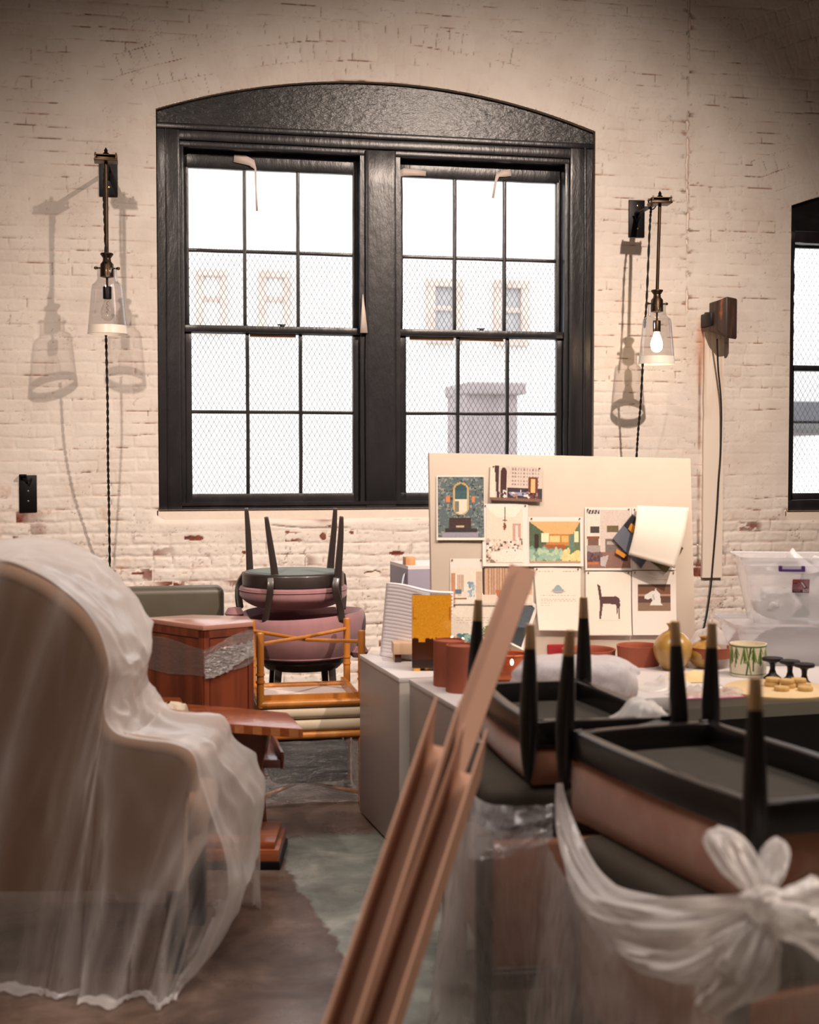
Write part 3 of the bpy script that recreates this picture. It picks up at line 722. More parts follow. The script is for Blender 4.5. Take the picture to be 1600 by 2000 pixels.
sconce((-.117, 2.987), EL, (EL.x, EL.y, RL.z), False, 'unlit glass wall lamp on a black bracket left of the large window', [onwall(207, 655, .40), onwall(210, 780, .38), onwall(211, 900, .30), onwall(213, 1000, .2), onwall(215, 1150, .05), onwall(216, 1290, .03)],
       [onwall(204, 330, OF - .04), onwall(203, 385, OF - .03), onwall(205, 440, OF - .02), onwall(207, 512, OF + .045)], None)
ER = onwall(1289, 392, OF); RR = onwall(1282, 574, OF)
sconce((2.967, 2.867), ER, (ER.x - .012, ER.y, RR.z), True, 'lit glass wall lamp on a black bracket right of the large window', [onwall(1256, 705, .40), onwall(1252, 780, .34), onwall(1247, 840, .28), onwall(1243, 900, .22), onwall(1238, 1010, .06)],
       [onwall(1272, 405, OF - .1), onwall(1269, 450, OF - .06), onwall(1263, 590, OF - .06), onwall(1259, 640, OF - .05)],
       [onwall(1243, 430, .02), onwall(1241, 415, .05), onwall(1255, 412, .14), onwall(1262, 404, .22), onwall(1275, 409, .3), onwall(1284, 398, .4)])
# bare mounting plate at the far left
pl = empty('mounting_plate', (-.564, 0, 1.24), 'small black iron mounting plate without a lamp low at the left edge of the wall', 'wall bracket')
MB().box((-.611, -.010, 1.14), (-.517, .001, 1.343)).bevel(.002).build('plate', M_IRON, pl)
for dz in (1.20, 1.255): MB().lathe([(0, 0), (.006, 0), (.005, .003), (0, .004)], (-.562, -.010, dz), 10, Matrix.Rotation(pi / 2, 4, 'X')).build('screw', pm('steel', L(200, 200, 205), .3, metal=1, bump=0), pl)
mb = MB().box((-.606, -.05, 1.338), (-.57, .0, 1.348)); mb.tube([(-.585, -.03, 1.33), (-.56, -.05, 1.31), (-.545, -.02, 1.325)], .006, 8); mb.build('hook', M_IRON, pl)
# dark wedge-shaped box fixed to the wall, with its lead
M_RUSTW = NT('rust_streaked_case'); t = M_RUSTW; v = t.coords((30, 30, 5)); f = t.noise(v, 1, 4, .6)
t.k(t.ramp(f, [(.40, L(52, 38, 34)), (.60, L(72, 50, 40)), (.70, L(150, 84, 48))]), t.bs.inputs['Base Color']); t.bs.inputs['Roughness'].default_value = .5; M_RUSTW = t.m
sp = onwall(1416, 622, .14)
spk = empty('wall_speaker', (sp.x, sp.y, sp.z - .13), 'brown streaked wedge shaped speaker box mounted on the wall right of the lit lamp', 'speaker')
mb = MB()
h = .125; pts = [(-.085, .05), (-.075, -.045), (-.022, -.075), (.055, -.055), (.078, .0), (.06, .06)]
lo = [sp + Vector((x * .95, y, -h + (.05 if i in (0, 1) else .012 if i == 5 else 0) + .008 * i * 0)) for i, (x, y) in enumerate(pts)]
hi = [sp + Vector((x * .95, y, h - (.028 if i in (0, 1, 5) else 0) + (-.012 if i in (3, 4) else 0))) for i, (x, y) in enumerate(pts)]
mb.hexa(lo, hi); mb.bevel(.008, 3, 25).build('case', M_RUSTW, spk)
MB().box((sp.x - .092, sp.y + .0, sp.z - .045), (sp.x - .062, 0, sp.z + .035)).bevel(.006).build('wall_bracket', M_IRON, spk)
MB().tube(crspline([onwall(1401, 662, .12), onwall(1403, 720, .07), onwall(1409, 790, .05), onwall(1408, 880, .035), onwall(1404, 940, .035), onwall(1400, 1010, .035), onwall(1391, 1120, .03), onwall(1388, 1152, .03), onwall(1380, 1205, .03), onwall(1372, 1240, .03)], 60), .0055, 8).build('lead', M_CABLE2, spk)
mb = MB().box((3.402, -.024, .705), (3.530, .004, 2.20)); bmesh.ops.subdivide_edges(mb.bm, edges=[e for e in mb.bm.edges if e.calc_length() > .3], cuts=14, use_grid_fill=True); mb.jitter(.003, 9)
t = NT('rust_run_paint'); v = t.coords(); sz = t.a('ShaderNodeSeparateXYZ'); t.k(v, sz.inputs[0])
rn = t.noise(t.coords((30, 1, 2.2)), 1, 4, .6); up_ = t.math('MULTIPLY', t.math('SUBTRACT', sz.outputs[2], .95), 1.6, True)
t.k(t.mix(t.math('MULTIPLY', t.math('MULTIPLY', t.math('SUBTRACT', rn, .45), 4, True), up_, True), L(238, 225, 211), L(168, 108, 64)), t.bs.inputs['Base Color']); t.bs.inputs['Roughness'].default_value = .55
tb = mb.build('trim_1', t.m); tag(tb, kind='structure')

# ------------------------------------------------------------------ low cabinets and table (all 0.65 high)
TZ = .65
rot = radians(4.33)
wv_ = Vector((cos(rot), sin(rot), 0)); dv_ = Vector((-sin(rot), cos(rot), 0))
nA = onz(780, 1672); fA = onz(702, 1590); LA = (fA - nA).dot(dv_)
def obox(mb, o, w, d, z0, z1):
    o = Vector((o.x, o.y, 0)); a = [o, o + wv_ * w, o + wv_ * w + dv_ * d, o + dv_ * d]
    mb.hexa([p + Vector((0, 0, z0)) for p in a], [p + Vector((0, 0, z1)) for p in a]); return mb
def cabinet(o, w, d, label, leg_gap=.012):
    base = empty('low_cabinet', o, label, 'cabinet', 'grey sided low cabinets with white tops')
    obox(MB(), o, w, d, leg_gap, TZ - .018).bevel(.0015).build('carcass', M_GREYL, base)
    obox(MB(), o - wv_ * .002 - dv_ * .002, w + .004, d + .004, TZ - .018, TZ).bevel(.002).build('top_panel', M_WHITEM, base)
    obox(MB(), o - dv_ * .004, w, .006, leg_gap + .004, TZ - .02).build('front_panel', M_GREYS, base)
    obox(MB(), o + wv_ * .02 + dv_ * .02, w - .04, d - .04, 0, leg_gap + .004).build('plinth', M_IRON, base)
cabinet(nA, .652, LA, 'grey low cabinet with a white top, far one nearest the wall, under the amber box')
nB = onz(888, 1790); nB = nA + wv_ * .028 - dv_ * .022 - dv_ * .62
cabinet(nB, .62, .605, 'grey low cabinet with a white top, nearer one, behind the leaning cardboard strips')
t0 = Vector((nB.x, nB.y, 0)) + wv_ * .636 + dv_ * .03
tab = empty('long_table', t0, 'long white topped table at the right carrying the plastic tubs and vases', 'table')
obox(MB(), t0, 2.4, 1.30, TZ - .045, TZ).bevel(.003).build('table_top', M_WHITEM, tab)
obox(MB(), t0 + wv_ * .05 + dv_ * .10, 2.3, .03, TZ - .11, TZ - .047).build('apron', M_GREYS, tab)
obox(MB(), t0 + wv_ * .05 + dv_ * .30, 2.3, .02, .02, TZ - .05).build('under_table_shade', pm('dark_panel', L(40, 36, 38), .6, bump=0), tab)  # dark sheet added to stand for the shade under the table
for a_, b_ in ((.06, .12), (.06, 1.18), (2.28, .12), (2.28, 1.18)): obox(MB(), t0 + wv_ * a_ + dv_ * b_, .06, .06, 0, TZ - .047).build('leg', M_GREYS, tab)
# tall grey stand behind, its top carrying a scrap of wood
a = onz(797, 1108, .96)
o_ = a; st = empty('grey_plinth', (o_.x + .2, o_.y + .1, 0), 'tall lavender grey plinth standing behind the pinboard against the wall', 'plinth')
obox(MB(), o_, .45, .3, 0, .95).bevel(.002).build('body', pm('lavender_grey_panel', L(140, 134, 150), .5, var=.03, bump=0), st); obox(MB(), o_, .45, .3, .95, .965).build('top_panel', M_WHITEM, st)
wb = obox(MB(), o_ + dv_ * .05 + wv_ * .004, .045, .05, .965, 1.0).bevel(.002).build('wood_block', wood('pale_wood', L(176, 120, 74), L(204, 152, 104), 1, .6)); tag(wb, 'small offcut of light wood on the tall grey plinth', 'wood block')
tag(MB().tube(crspline([P(798, 1118, 5.9), P(790, 1122, 5.85), P(786, 1138, 5.8), P(783, 1160, 5.75), P(781, 1200, 5.7)], 20), .004, 6).build('power_cable', pm('grey_cable', L(170, 178, 186), .5, bump=0)), 'grey cable hanging down beside the tall grey plinth', 'cable')

# ------------------------------------------------------------------ pinboard and its sheets
BTL, BTR = P(838, 884, 5.20), P(1349, 894, 5.42)
bx = Vector((BTR.x - BTL.x, BTR.y - BTL.y, 0)).normalized(); bn0 = Vector((bx.y, -bx.x, 0))      # bn0 towards the camera
lean = .07; BH_ = BTL.z - TZ
bot = BTL + bn0 * lean; bot.z = TZ
bup = (BTL - bot).normalized(); bw_ = (BTR - BTL).length; bn = bx.cross(bup).normalized()
if bn.y > 0: bn = -bn
M_LINEN = pm('linen_board', L(194, 180, 164), .85, var=.04, vscale=6, bump=.25, bscale=260, bdist=.001)
brd = MB(); q4 = [bot, bot + bx * bw_, bot + bx * bw_ + bup * (BTR.z - TZ) * 1.0, BTL]
brd.prism(q4, -bn * .025); bo = brd.bevel(.003).build('pinboard', M_LINEN); tag(bo, 'large beige linen pinboard covered with pictures, leaning behind the table things', 'pinboard')
def bpt(px, py, off=.0): return onplane(px, py, bot + bn * off, bn)
M_SHEET = pm('paper', L(222, 213, 204), .7, var=.02, bump=.05, bscale=20)
def quadfn(c, off, curl=0, cd=.0):
    q = [bpt(*p) for p in c]
    def fn(u, v):
        p = (q[0] * (1 - u) + q[1] * u) * (1 - v) + (q[3] * (1 - u) + q[2] * u) * v
        return p + bn * (off + curl * (v ** 3) + cd * sin(u * 5 + v * 3) * .5)
    return fn
def sheet(corners, label, cat, off, prints=(), curl=.006, m=None, group='pictures and papers pinned to the board', name='pinned_sheet'):
    fn = quadfn(corners, off, curl, .0015)
    o0 = fn(.5, 0); root = empty(name, o0, label, cat, group)
    mb = MB(); mb.grid(lambda u, v: fn(u, v), 8, 10); mb.build('sheet', m or M_SHEET, root, recalc=False)
    for (pu0, pv0, pu1, pv1, cv) in prints: cv.mesh('print', lambda u, v: fn(pu0 + u * (pu1 - pu0), pv0 + v * (pv1 - pv0)) + bn * .0012, root)
    for u in (.06, .94): MB().lathe([(0, 0), (.0035, .001), (.003, .004), (0, .005)], fn(u, .03), 8, bn.to_track_quat('Z', 'Y').to_matrix().to_4x4()).build('pin', M_BRASS, root)
    return root
R4 = lambda x0, y0, x1, y1: [(x0, y0), (x1, y0), (x1, y1), (x0, y1)]
# 1 patterned bathroom
c = Canvas(46, 62, (92, 106, 108)); c.blobs(420, .022, [(130, 142, 140), (70, 84, 88), (150, 150, 138), (52, 62, 68), (108, 124, 120)], 1)
c.ell(.5, .22, .17, .13, (196, 160, 96)).rect(.33, .22, .67, .52, (196, 170, 120)).ell(.5, .52, .17, .11, (196, 170, 120)); c.ell(.5, .23, .14, .11, (52, 84, 92)).rect(.36, .22, .64, .38, (62, 92, 98)).rect(.36, .37, .64, .54, (226, 214, 194)).ell(.5, .53, .14, .08, (226, 214, 194)).rect(.36, .40, .45, .58, (120, 118, 108))
c.rect(.18, .33, .27, .42, (214, 130, 78)).rect(.73, .33, .81, .42, (214, 130, 78)); c.rect(.24, .68, .72, .90, (66, 44, 44)).rect(.40, .80, .56, .84, (200, 180, 140)).rect(.16, .86, .84, .92, (52, 44, 46)).rect(.08, .92, .86, 1, (150, 146, 158)); c.grain(14)
sheet(R4(852, 929, 946, 1055), 'picture of a dark leaf patterned bathroom with an arched mirror, top left of the pinboard', 'picture', .004, [(.03, .02, .985, .955, c)])
# 2 dark study
c = Canvas(60, 40, (206, 190, 178)); c.rect(0, 0, .10, 1, (226, 210, 190)).poly([(.08, 0), (.16, 0), (.18, 1), (.14, 1)], (60, 44, 42)); c.rect(.2, .12, .32, .95, (66, 34, 32)).ell(.26, .14, .05, .1, (66, 34, 32))
for i in range(10):
    for j in range(5): c.rect(.42 + i * .055, .06 + j * .11, .442 + i * .055, .115 + j * .11, (150, 132, 126))
c.rect(.34, .63, 1, 1, (58, 44, 52)).rect(.74, .30, .92, .95, (104, 54, 34)).rect(.79, .35, .87, .75, (232, 176, 124)); c.rect(.36, .74, .70, .86, (150, 150, 178)).blobs(30, .025, [(220, 210, 206), (40, 30, 36), (150, 120, 110)], 4, (.15, .68, .9, 1)); c.rect(.0, .93, 1, 1, (120, 84, 70)); c.grain(16, 2)
sheet([(957, 909), (1059, 913), (1057, 981), (955, 977)], 'small dark picture of a study with a wardrobe, at the top of the pinboard', 'picture', .006, [(.0, .0, 1, .99, c)])
# 3 white dining room
c = Canvas(40, 60, (232, 214, 196)); c.poly([(0, 0), (1, 0), (.8, .18), (.3, .18)], (240, 228, 212)).rect(.72, .30, .95, .62, (196, 160, 140)).rect(.80, .34, .88, .60, (226, 210, 200)); c.rect(.49, 0, .52, .26, (80, 54, 46)).rect(.44, .23, .58, .25, (90, 60, 50)).poly([(.5, .26), (.56, .36), (.5, .44), (.46, .36)], (120, 70, 50))
c.blobs(120, .04, [(190, 168, 152), (220, 200, 186), (140, 116, 106), (240, 228, 216)], 5, (0, .58, 1, 1)).blobs(20, .03, [(96, 74, 68)], 6, (0, .6, .8, .9)); c.blobs(60, .06, [(236, 224, 210)], 7, (.2, .78, 1, 1)).grain(14, 3)
sheet(R4(942, 984, 1031, 1106), 'tall picture of a pale dining room with a hanging lamp on white paper', 'picture', .003, [(.08, .05, .88, .94, c)])
# 4 green bar
c = Canvas(60, 46, (104, 116, 88)); c.poly([(0, 0), (1, 0), (.86, .3), (.32, .3)], (222, 178, 120)).poly([(0, 0), (.32, .3), (.32, .7), (0, .9)], (84, 100, 78)).rect(.10, .30, .18, .66, (56, 44, 34)); c.rect(.34, .3, .8, .58, (196, 132, 70)).rect(.4, .34, .6, .5, (244, 206, 140)).rect(.64, .34, .76, .5, (230, 180, 110)); c.rect(.24, .28, .38, .5, (250, 232, 196)).rect(.88, .24, .97, .5, (246, 226, 180)); c.rect(.26, .56, .7, .74, (164, 92, 56)).rect(.78, .32, .88, .7, (104, 130, 112)); c.blobs(46, .055, [(150, 182, 160), (120, 156, 136), (180, 200, 170)], 8, (0, .68, .68, .95)).blobs(24, .05, [(220, 204, 140), (236, 214, 150)], 9, (.62, .7, 1, .95)).rect(0, .95, 1, 1, (190, 150, 120)).grain(16, 4)
sheet(R4(1031, 1010, 1138, 1106), 'wide picture of a green panelled bar with pale armchairs', 'picture', .004, [(.02, .09, .95, .93, c)])
# 5 grey living room
c = Canvas(52, 70, (212, 196, 186)); c.rect(0, 0, .3, 1, (228, 216, 202)).rect(0, 0, .28, .07, (60, 50, 52))
for i in range(4): c.poly([(.03 + i * .07, 0), (.06 + i * .07, 0), (.03 + i * .07, .07), (0 + i * .07, .07)], (200, 190, 180))
c.rect(.07, .28, .28, .4, (74, 64, 62)).rect(.0, .46, .28, .5, (140, 84, 60)).rect(.02, .5, .26, .62, (120, 90, 80)).rect(0, .62, .3, .74, (170, 156, 150)); c.rect(.47, .27, .74, .39, (110, 96, 66)); c.rect(.42, .5, .82, .74, (120, 108, 100)).rect(.46, .54, .8, .6, (180, 168, 160)); c.poly([(0, .74), (1, .7), (1, 1), (0, 1)], (138, 104, 92)); c.blobs(30, .05, [(86, 66, 70), (110, 86, 88)], 11, (0, .76, .32, .9)).poly([(.3, .82), (.5, .78), (.42, .98), (.3, .96)], (190, 178, 178)).rect(0, .9, .26, .95, (196, 110, 62)).rect(.78, .74, .95, .88, (90, 50, 40)).grain(14, 5)
sheet(R4(1142, 991, 1233, 1114), 'tall picture of a grey living room, left of the curling cream sheet', 'picture', .003, [(.04, .04, .97, .96, c)])
sheet(R4(1234, 991, 1318, 1113), 'plain white paper mostly hidden under the curling cream sheet', 'paper', .002)
# 6 lower left
c = Canvas(46, 46, (236, 222, 206)); c.rect(0, .15, .12, 1, (196, 142, 106)).rect(.2, .2, .42, .8, (214, 190, 168))
for i in range(4): c.rect(.2 + i * .06, .2, .22 + i * .06, .7, (176, 150, 130))
c.rect(.14, .6, .32, .74, (92, 116, 132)).blobs(40, .05, [(150, 176, 190), (120, 150, 168), (214, 206, 200)], 12, (.55, .4, .95, .8)); c.ell(.45, .75, .13, .1, (226, 214, 200)).rect(.0, .85, .5, .9, (150, 90, 70)).rect(.8, .1, 1, .9, (206, 180, 156)).grain(14, 6)
sheet(R4(879, 1091, 943, 1180), 'picture of a pale room with blue chairs, lower left of the pinboard', 'picture', .002, [(.03, .2, .97, .98, c)])
c = Canvas(46, 46, (206, 170, 140))
for i in range(16): c.rect(.06 + i * .055, 0, .075 + i * .055, .74, (164, 124, 98))
c.rect(0, 0, .04, .8, (70, 50, 44)).rect(.5, .1, .6, .34, (236, 224, 200)).rect(0, .74, 1, 1, (226, 208, 190)).poly([(.25, .6), (.4, .6), (.45, .95), (.3, .8)], (186, 112, 74)).poly([(.45, .68), (.62, .66), (.6, .95), (.5, .95)], (96, 60, 56)).grain(14, 7)
sheet(R4(940, 1107, 1041, 1182), 'picture of a brown curtained room with a chair, behind the cardboard strips', 'picture', .0015, [(.02, .03, .98, .97, c)])
c = Canvas(50, 50, (228, 218, 202)); c.script([.3, .36, .42], (190, 176, 160), 5); c.blobs(24, .06, [(96, 150, 150), (70, 120, 124), (140, 178, 168)], 13, (.15, .68, .5, .92))
for i in range(14): c.line(.7, .85, .52 + i * .03, .5 + .012 * (i - 7) ** 2 * .3, .012, (112, 122, 84))
c.grain(10, 8); sheet(R4(881, 1181, 985, 1262), 'white sheet with a small picture of turquoise pots and a spiky plant', 'picture', .002, [(.0, .02, 1, .98, c)])
c = Canvas(36, 60, (40, 46, 52)); c.poly([(0, .1), (1, .0), (1, .5), (0, .75)], (84, 92, 100)).rect(.1, .3, .35, .62, (226, 214, 196)).ell(.25, .8, .22, .1, (214, 132, 84)).grain(14, 9)
sheet([(1014, 1158), (1052, 1184), (1020, 1270), (975, 1248)], 'tilted white sheet with a dark blue picture beside the lamp drawing', 'picture', .005, [(.02, .08, .86, .96, c)], curl=.02)
# 7 lamp drawing
c = Canvas(60, 80, (242, 230, 214)); c.script([.05], (180, 176, 172), 1, .08, .4).script([.05], (170, 168, 164), 2, .62, .95)
c.line(.5, .2, .5, .28, .008, (150, 170, 176)).poly([(.46, .28), (.54, .28), (.62, .36), (.38, .36)], (150, 174, 182)).ell(.5, .37, .14, .045, (150, 174, 182)).rect(.34, .37, .66, .385, (226, 174, 128)).script([.44, .50, .53], (196, 188, 178), 3, .1, .9).script([.47, .56, .6], (204, 196, 186), 4, .08, .35).grain(5, 10)
sheet([(1042, 1108), (1134, 1108), (1133, 1232), (1050, 1231)], 'white sheet with a small drawing of a blue bell shaped lamp', 'drawing', .004, [(.01, .01, .99, .99, c)], curl=.015)
# 8 dining chair
c = Canvas(72, 96, (243, 232, 216)); CB = (92, 66, 66)
c.poly([(.25, .2), (.31, .22), (.36, .42), (.40, .44), (.34, .56), (.30, .45)], CB).poly([(.34, .40), (.66, .39), (.74, .42), (.76, .47), (.74, .52), (.33, .51)], CB).poly([(.31, .46), (.38, .5), (.33, .75), (.29, .75)], CB).poly([(.71, .5), (.76, .5), (.745, .75), (.725, .75)], CB).poly([(.67, .5), (.71, .5), (.70, .68), (.685, .68)], CB).rect(.28, .76, .78, .78, (232, 220, 204)).grain(5, 11)
sheet(R4(1143, 1115, 1232, 1241), 'white sheet showing a brown dining chair in profile', 'picture', .004, [(.01, .01, .99, .99, c)], curl=.01)
# 9 horse head
c = Canvas(50, 40, (122, 84, 66)); c.rect(0, 0, 1, .1, (80, 56, 48)).rect(0, .38, 1, .44, (182, 142, 116)).rect(0, .45, 1, .7, (96, 68, 60)).rect(0, .7, 1, 1, (140, 112, 92)); Wh = (226, 224, 216)
c.poly([(.20, .42), (.42, .26), (.52, .24), (.54, .10), (.58, .25), (.68, .36), (.70, .70), (.76, .80), (.36, .80), (.44, .62), (.42, .52), (.30, .58), (.21, .54)], Wh).poly([(.44, .4), (.5, .38), (.52, .6), (.46, .58)], (190, 188, 182)).grain(8, 12)
h2 = Canvas(60, 6, (243, 232, 216)); h2.script([.4], (110, 104, 100), 9, .3, .75)
sheet(R4(1234, 1115, 1320, 1240), 'white sheet with a picture of a white horse head ornament', 'picture', .004, [(.13, .21, .87, .62, c), (.3, .10, .8, .13, h2)], curl=.01)
# loose dark and olive cards under the curling cream sheet
def card(pts, off, label, m, k=.0, name='pinned_card', cat='card'):
    q = [bpt(*p) for p in pts]; mb = MB(); mb.prism([p + bn * off for p in q], bn * .0015); o = mb.build(name, m, smooth=False); return tag(o, label, cat, 'pictures and papers pinned to the board')
card([(1233, 1004), (1290, 1050), (1250, 1110), (1195, 1052)], .012, 'slate blue card poking out left of the curling cream sheet', pm('slate_card', L(92, 96, 108), .7, bump=.05))
card([(1233, 1006), (1240, 1014), (1226, 1034), (1217, 1025)], .015, 'small black card at the upper left corner of the slate card', pm('black_card', L(26, 25, 28), .6, bump=0))
card([(1230, 1022), (1240, 1030), (1232, 1042), (1224, 1033)], .0165, 'tiny orange card tucked beside the black one', pm('orange_card', L(206, 136, 48), .6, bump=0))
card([(1300, 1040), (1333, 1071), (1299, 1119), (1268, 1096)], .010, 'dark olive card poking out right of the curling cream sheet', pm('olive_card', L(82, 68, 28), .6, bump=0))
card([(1202, 1072), (1222, 1084), (1216, 1090), (1200, 1080)], .014, 'small orange scrap below the slate card', pm('orange_card', L(206, 136, 48), .6, bump=0))
fn = quadfn([(1241, 988), (1342, 992), (1304, 1110), (1218, 1084)], .02, 0)
mb = MB(); mb.grid(lambda u, v: fn(u, v) + bn * (.028 * sin(min(v * 3.2, pi)) + .035 * v * v + .02 * u * v), 12, 16)
tag(mb.build('pinned_sheet', pm('cream_card', L(214, 205, 192), .7, var=.02, bump=.03), recalc=False, solid=.0008), 'large blank cream sheet curling away from the pinboard', 'paper', 'pictures and papers pinned to the board')
# ------------------------------------------------------------------ things standing on the cabinets and the table
def tz(px, py, z=TZ): return onz(px, py, z)
def single(mb, name, m, label, cat, group=None, **k): return tag(mb.build(name, m, **k), label, cat, group)
# ribbed foam sheet
fa, fb = tz(744, 1281), tz(880, 1299); hgt = .32
ft, fc_ = P(757, 1138, 5.30), P(885, 1158, 5.05)
mb = MB()
def foamf(u, v):
    p = (fa * (1 - u) + fb * u) * (1 - v) + (ft * (1 - u) + fc_ * u) * v
    return p + FWD * (-.02 * sin(u * pi) + .0015 * sin(v * 130)) + UP * (.004 * sin(u * 7) * v)
mb.grid(foamf, 16, 130)
single(mb, 'foam_sheet', pm('white_foam', L(238, 232, 236), .75, var=.03, vscale=5, bump=.1), 'white ribbed foam packing sheet standing behind the amber box', 'packing foam', solid=.012)
# pale wooden block on amber feet
b0 = tz(771, 1294); wb = empty('wooden_stand', b0, 'pale wood block on little amber feet beside the amber box', 'stand')
rM = Matrix.Translation(b0) @ Matrix.Rotation(-PHI + .1, 4, 'Z')
MB().box((-.005, 0, .03), (.105, .09, .075), rM).bevel(.003).build('block', wood('pale_block', L(196, 160, 128), L(226, 196, 164), .6, .5), wb)
M_AMB = pm('amber_acrylic', L(232, 158, 36), .18, var=.06, vscale=5, bump=.02, coat=.6)
M_AMBD = pm('dark_amber', L(50, 24, 12), .16, var=.1, bump=0, coat=.6)
for u, v in ((.0, .0), (.075, .0), (.0, .07), (.075, .07)): MB().box((u, v, 0), (u + .026, v + .018, .03), rM).bevel(.002).build('foot', M_AMB if (u + v) > .05 else M_AMBD, wb)
# amber box with a dark lower part
g0 = tz(805, 1311); g0 = Vector((g0.x, g0.y, TZ)); gb = empty('amber_box', g0, 'upright translucent amber box, dark in its lower third, standing on the far cabinet', 'box')
rM = Matrix.Translation(g0 + Vector((0, 0, .012))) @ Matrix.Rotation(-PHI + .02, 4, 'Z')
w_, h_, d_ = .146, .272, .07
MB().box((0, .002, 0), (w_, d_, h_), rM).bevel(.003).build('case', M_AMBD, gb)
c = Canvas(48, 90, (236, 164, 44)); gR = np.random.default_rng(2); edge_ = .60 + .02 * np.cumsum(gR.normal(size=48)) * .3; edge_[8:16] += .05
for i in range(48): c.a[int(np.clip(edge_[i], .54, .72) * 90):, i] = (70, 34, 14)
c.a[:54] *= (.94 + .12 * np.random.default_rng(4).random((54, 48, 1))); c.rect(.02, .17, .05, .34, (200, 120, 30)).rect(.05, .31, .1, .335, (196, 118, 30)).rect(.94, .17, .97, .34, (200, 120, 30)); c.a[80:] = (44, 22, 12)
c.mesh('front_panel', lambda u, v: rM @ Vector((u * w_, -.001, h_ * (1 - v))), gb, vcmat('amber_ink', .2, .6))
for u in (.006, .115): MB().box((u, 0, -.012), (u + .024, .02, .0), rM).build('foot', M_AMB, gb)
st_ = tz(822, 1306); single(MB().box((-.008, -.05, 0), (.016, .03, .022), Matrix.Translation(st_) @ Matrix.Rotation(.3, 4, 'Z')).bevel(.003), 'amber_offcut', M_AMB, 'small amber block lying at the foot of the amber box', 'block')
# terracotta tubes
for (px, py, lab) in ((877, 1338, 'left one of the two upright terracotta tubes on the near cabinet'), (902, 1350, 'right one of the two upright terracotta tubes, next to the cardboard strips')):
    p = tz(px, py); r = 32 / 2600 * dep_ if False else .0545
    o = single(MB().lathe([(0, 0), (r, 0), (r, .158), (r - .002, .160), (r - .006, .160), (r - .006, .154), (0, .154)], p, 48), 'terracotta_tube', M_TERRA, lab, 'tube', 'upright terracotta tubes', origin=p)
# copper pan, copper dish, fairy lights
M_COP = pm('copper', L(210, 120, 82), .3, metal=.9, var=.1, bump=.02)
p = tz(994, 1318); cp = single(MB().lathe([(0, 0), (.06, 0), (.066, .006), (.07, .075), (.074, .078), (.072, .082), (.064, .078), (.060, .01), (0, .008)], p, 40), 'copper_pan', pm('orange_copper', L(190, 100, 64), .4, metal=.4, var=.1, bump=0), 'orange copper pan behind the cardboard strips', 'pan')
p = tz(985, 1336); single(MB().lathe([(0, .0), (.05, .0), (.085, .028), (.088, .030), (.05, .006), (0, .006)], p, 40), 'copper_dish', M_COP, 'shiny shallow copper dish in front of the orange pan', 'dish')
fl_ = empty('string_lights', tz(900, 1262), 'copper wire with small warm glowing bulbs laid over the tubes and pan', 'string lights')
pts = [P(883, 1246, 4.72), P(893, 1243, 4.7), P(904, 1249, 4.66), P(940, 1262, 4.68), P(975, 1252, 4.75), P(990, 1262, 4.72), P(1004, 1278, 4.68), P(1000, 1291, 4.66), P(990, 1300, 4.64)]
MB().tube(crspline(pts, 60), .0011, 5).build('wire', M_COP, fl_)
M_FAIRY = emis('fairy_bulb', (1, .78, .52, 1), 4.5)
for i in (0, 2, 5, 7): MB().lathe([(0, -.012), (.005, -.008), (.0065, 0), (.004, .008), (0, .012)], pts[i] + Vector((0, 0, -.004)), 12).build('bulb', M_FAIRY, fl_)
# terracotta bowls
def bowl(px, py, rb, rt, h, lab, m=M_TERRA, name='terracotta_bowl', grp='terracotta bowls and dishes', z=TZ):
    p = tz(px, py, z); return single(MB().lathe([(0, 0), (rb, 0), (rb + (rt - rb) * .35, h * .3), (rt - .002, h * .85), (rt, h), (rt - .006, h), (rt - .010, h * .85), (rb, h * .12), (0, h * .1)], p, 48), name, m, lab, 'bowl', grp)
bowl(1150, 1292, .10, .105, .05, 'shallow terracotta dish before the pinboard, left of the deeper bowl')
bowl(1248, 1298, .078, .086, .076, 'deep terracotta bowl before the pinboard, left of the yellow vase')
single(MB().box((-.03, -.015, 0), (.05, .02, .055), Matrix.Translation(tz(1082, 1285))).bevel(.004), 'red_box', pm('red_card', L(150, 30, 36), .5, bump=0), 'small red box half hidden behind the bubble wrapped parcel', 'box')
b_ = bowl(1390, 1283, .078, .082, .040, 'terracotta dish at the bottom of the stack behind the vases')
b_ = bowl(1387, 1283, .076, .083, .04, 'terracotta dish on top of the stack behind the vases', z=TZ + .0405)
# yellow gourd vases
M_VASE = pm('ochre_glaze', L(170, 130, 62), .28, var=.14, vscale=16, bump=.05, coat=.6, c2=L(190, 154, 86), stretch=(1, 1, .3))
def vase(px, py, r, h, lab):
    p = tz(px, py); pr = [(0, 0), (r * .45, 0), (r * .52, h * .03), (r * .85, h * .22), (r, h * .42), (r * .93, h * .60), (r * .62, h * .76), (r * .30, h * .84), (r * .22, h * .90), (r * .28, h * .955), (r * .34, h * .98), (r * .33, h), (r * .20, h * .99), (r * .14, h * .9), (0, h * .86)]
    sp = crspline([(a, 0, b) for a, b in pr[2:11]], 40); pr = pr[:2] + [(q.x, q.z) for q in sp] + pr[11:]
    return single(MB().lathe(pr, p, 48), 'gourd_vase', M_VASE, lab, 'vase', 'ochre glazed vases')
vase(1314, 1308, .072, .175, 'round ochre glazed vase with a narrow neck, left one of the pair')
vase(1376, 1304, .066, .12, 'smaller ochre glazed vase, partly behind an upturned chair leg')
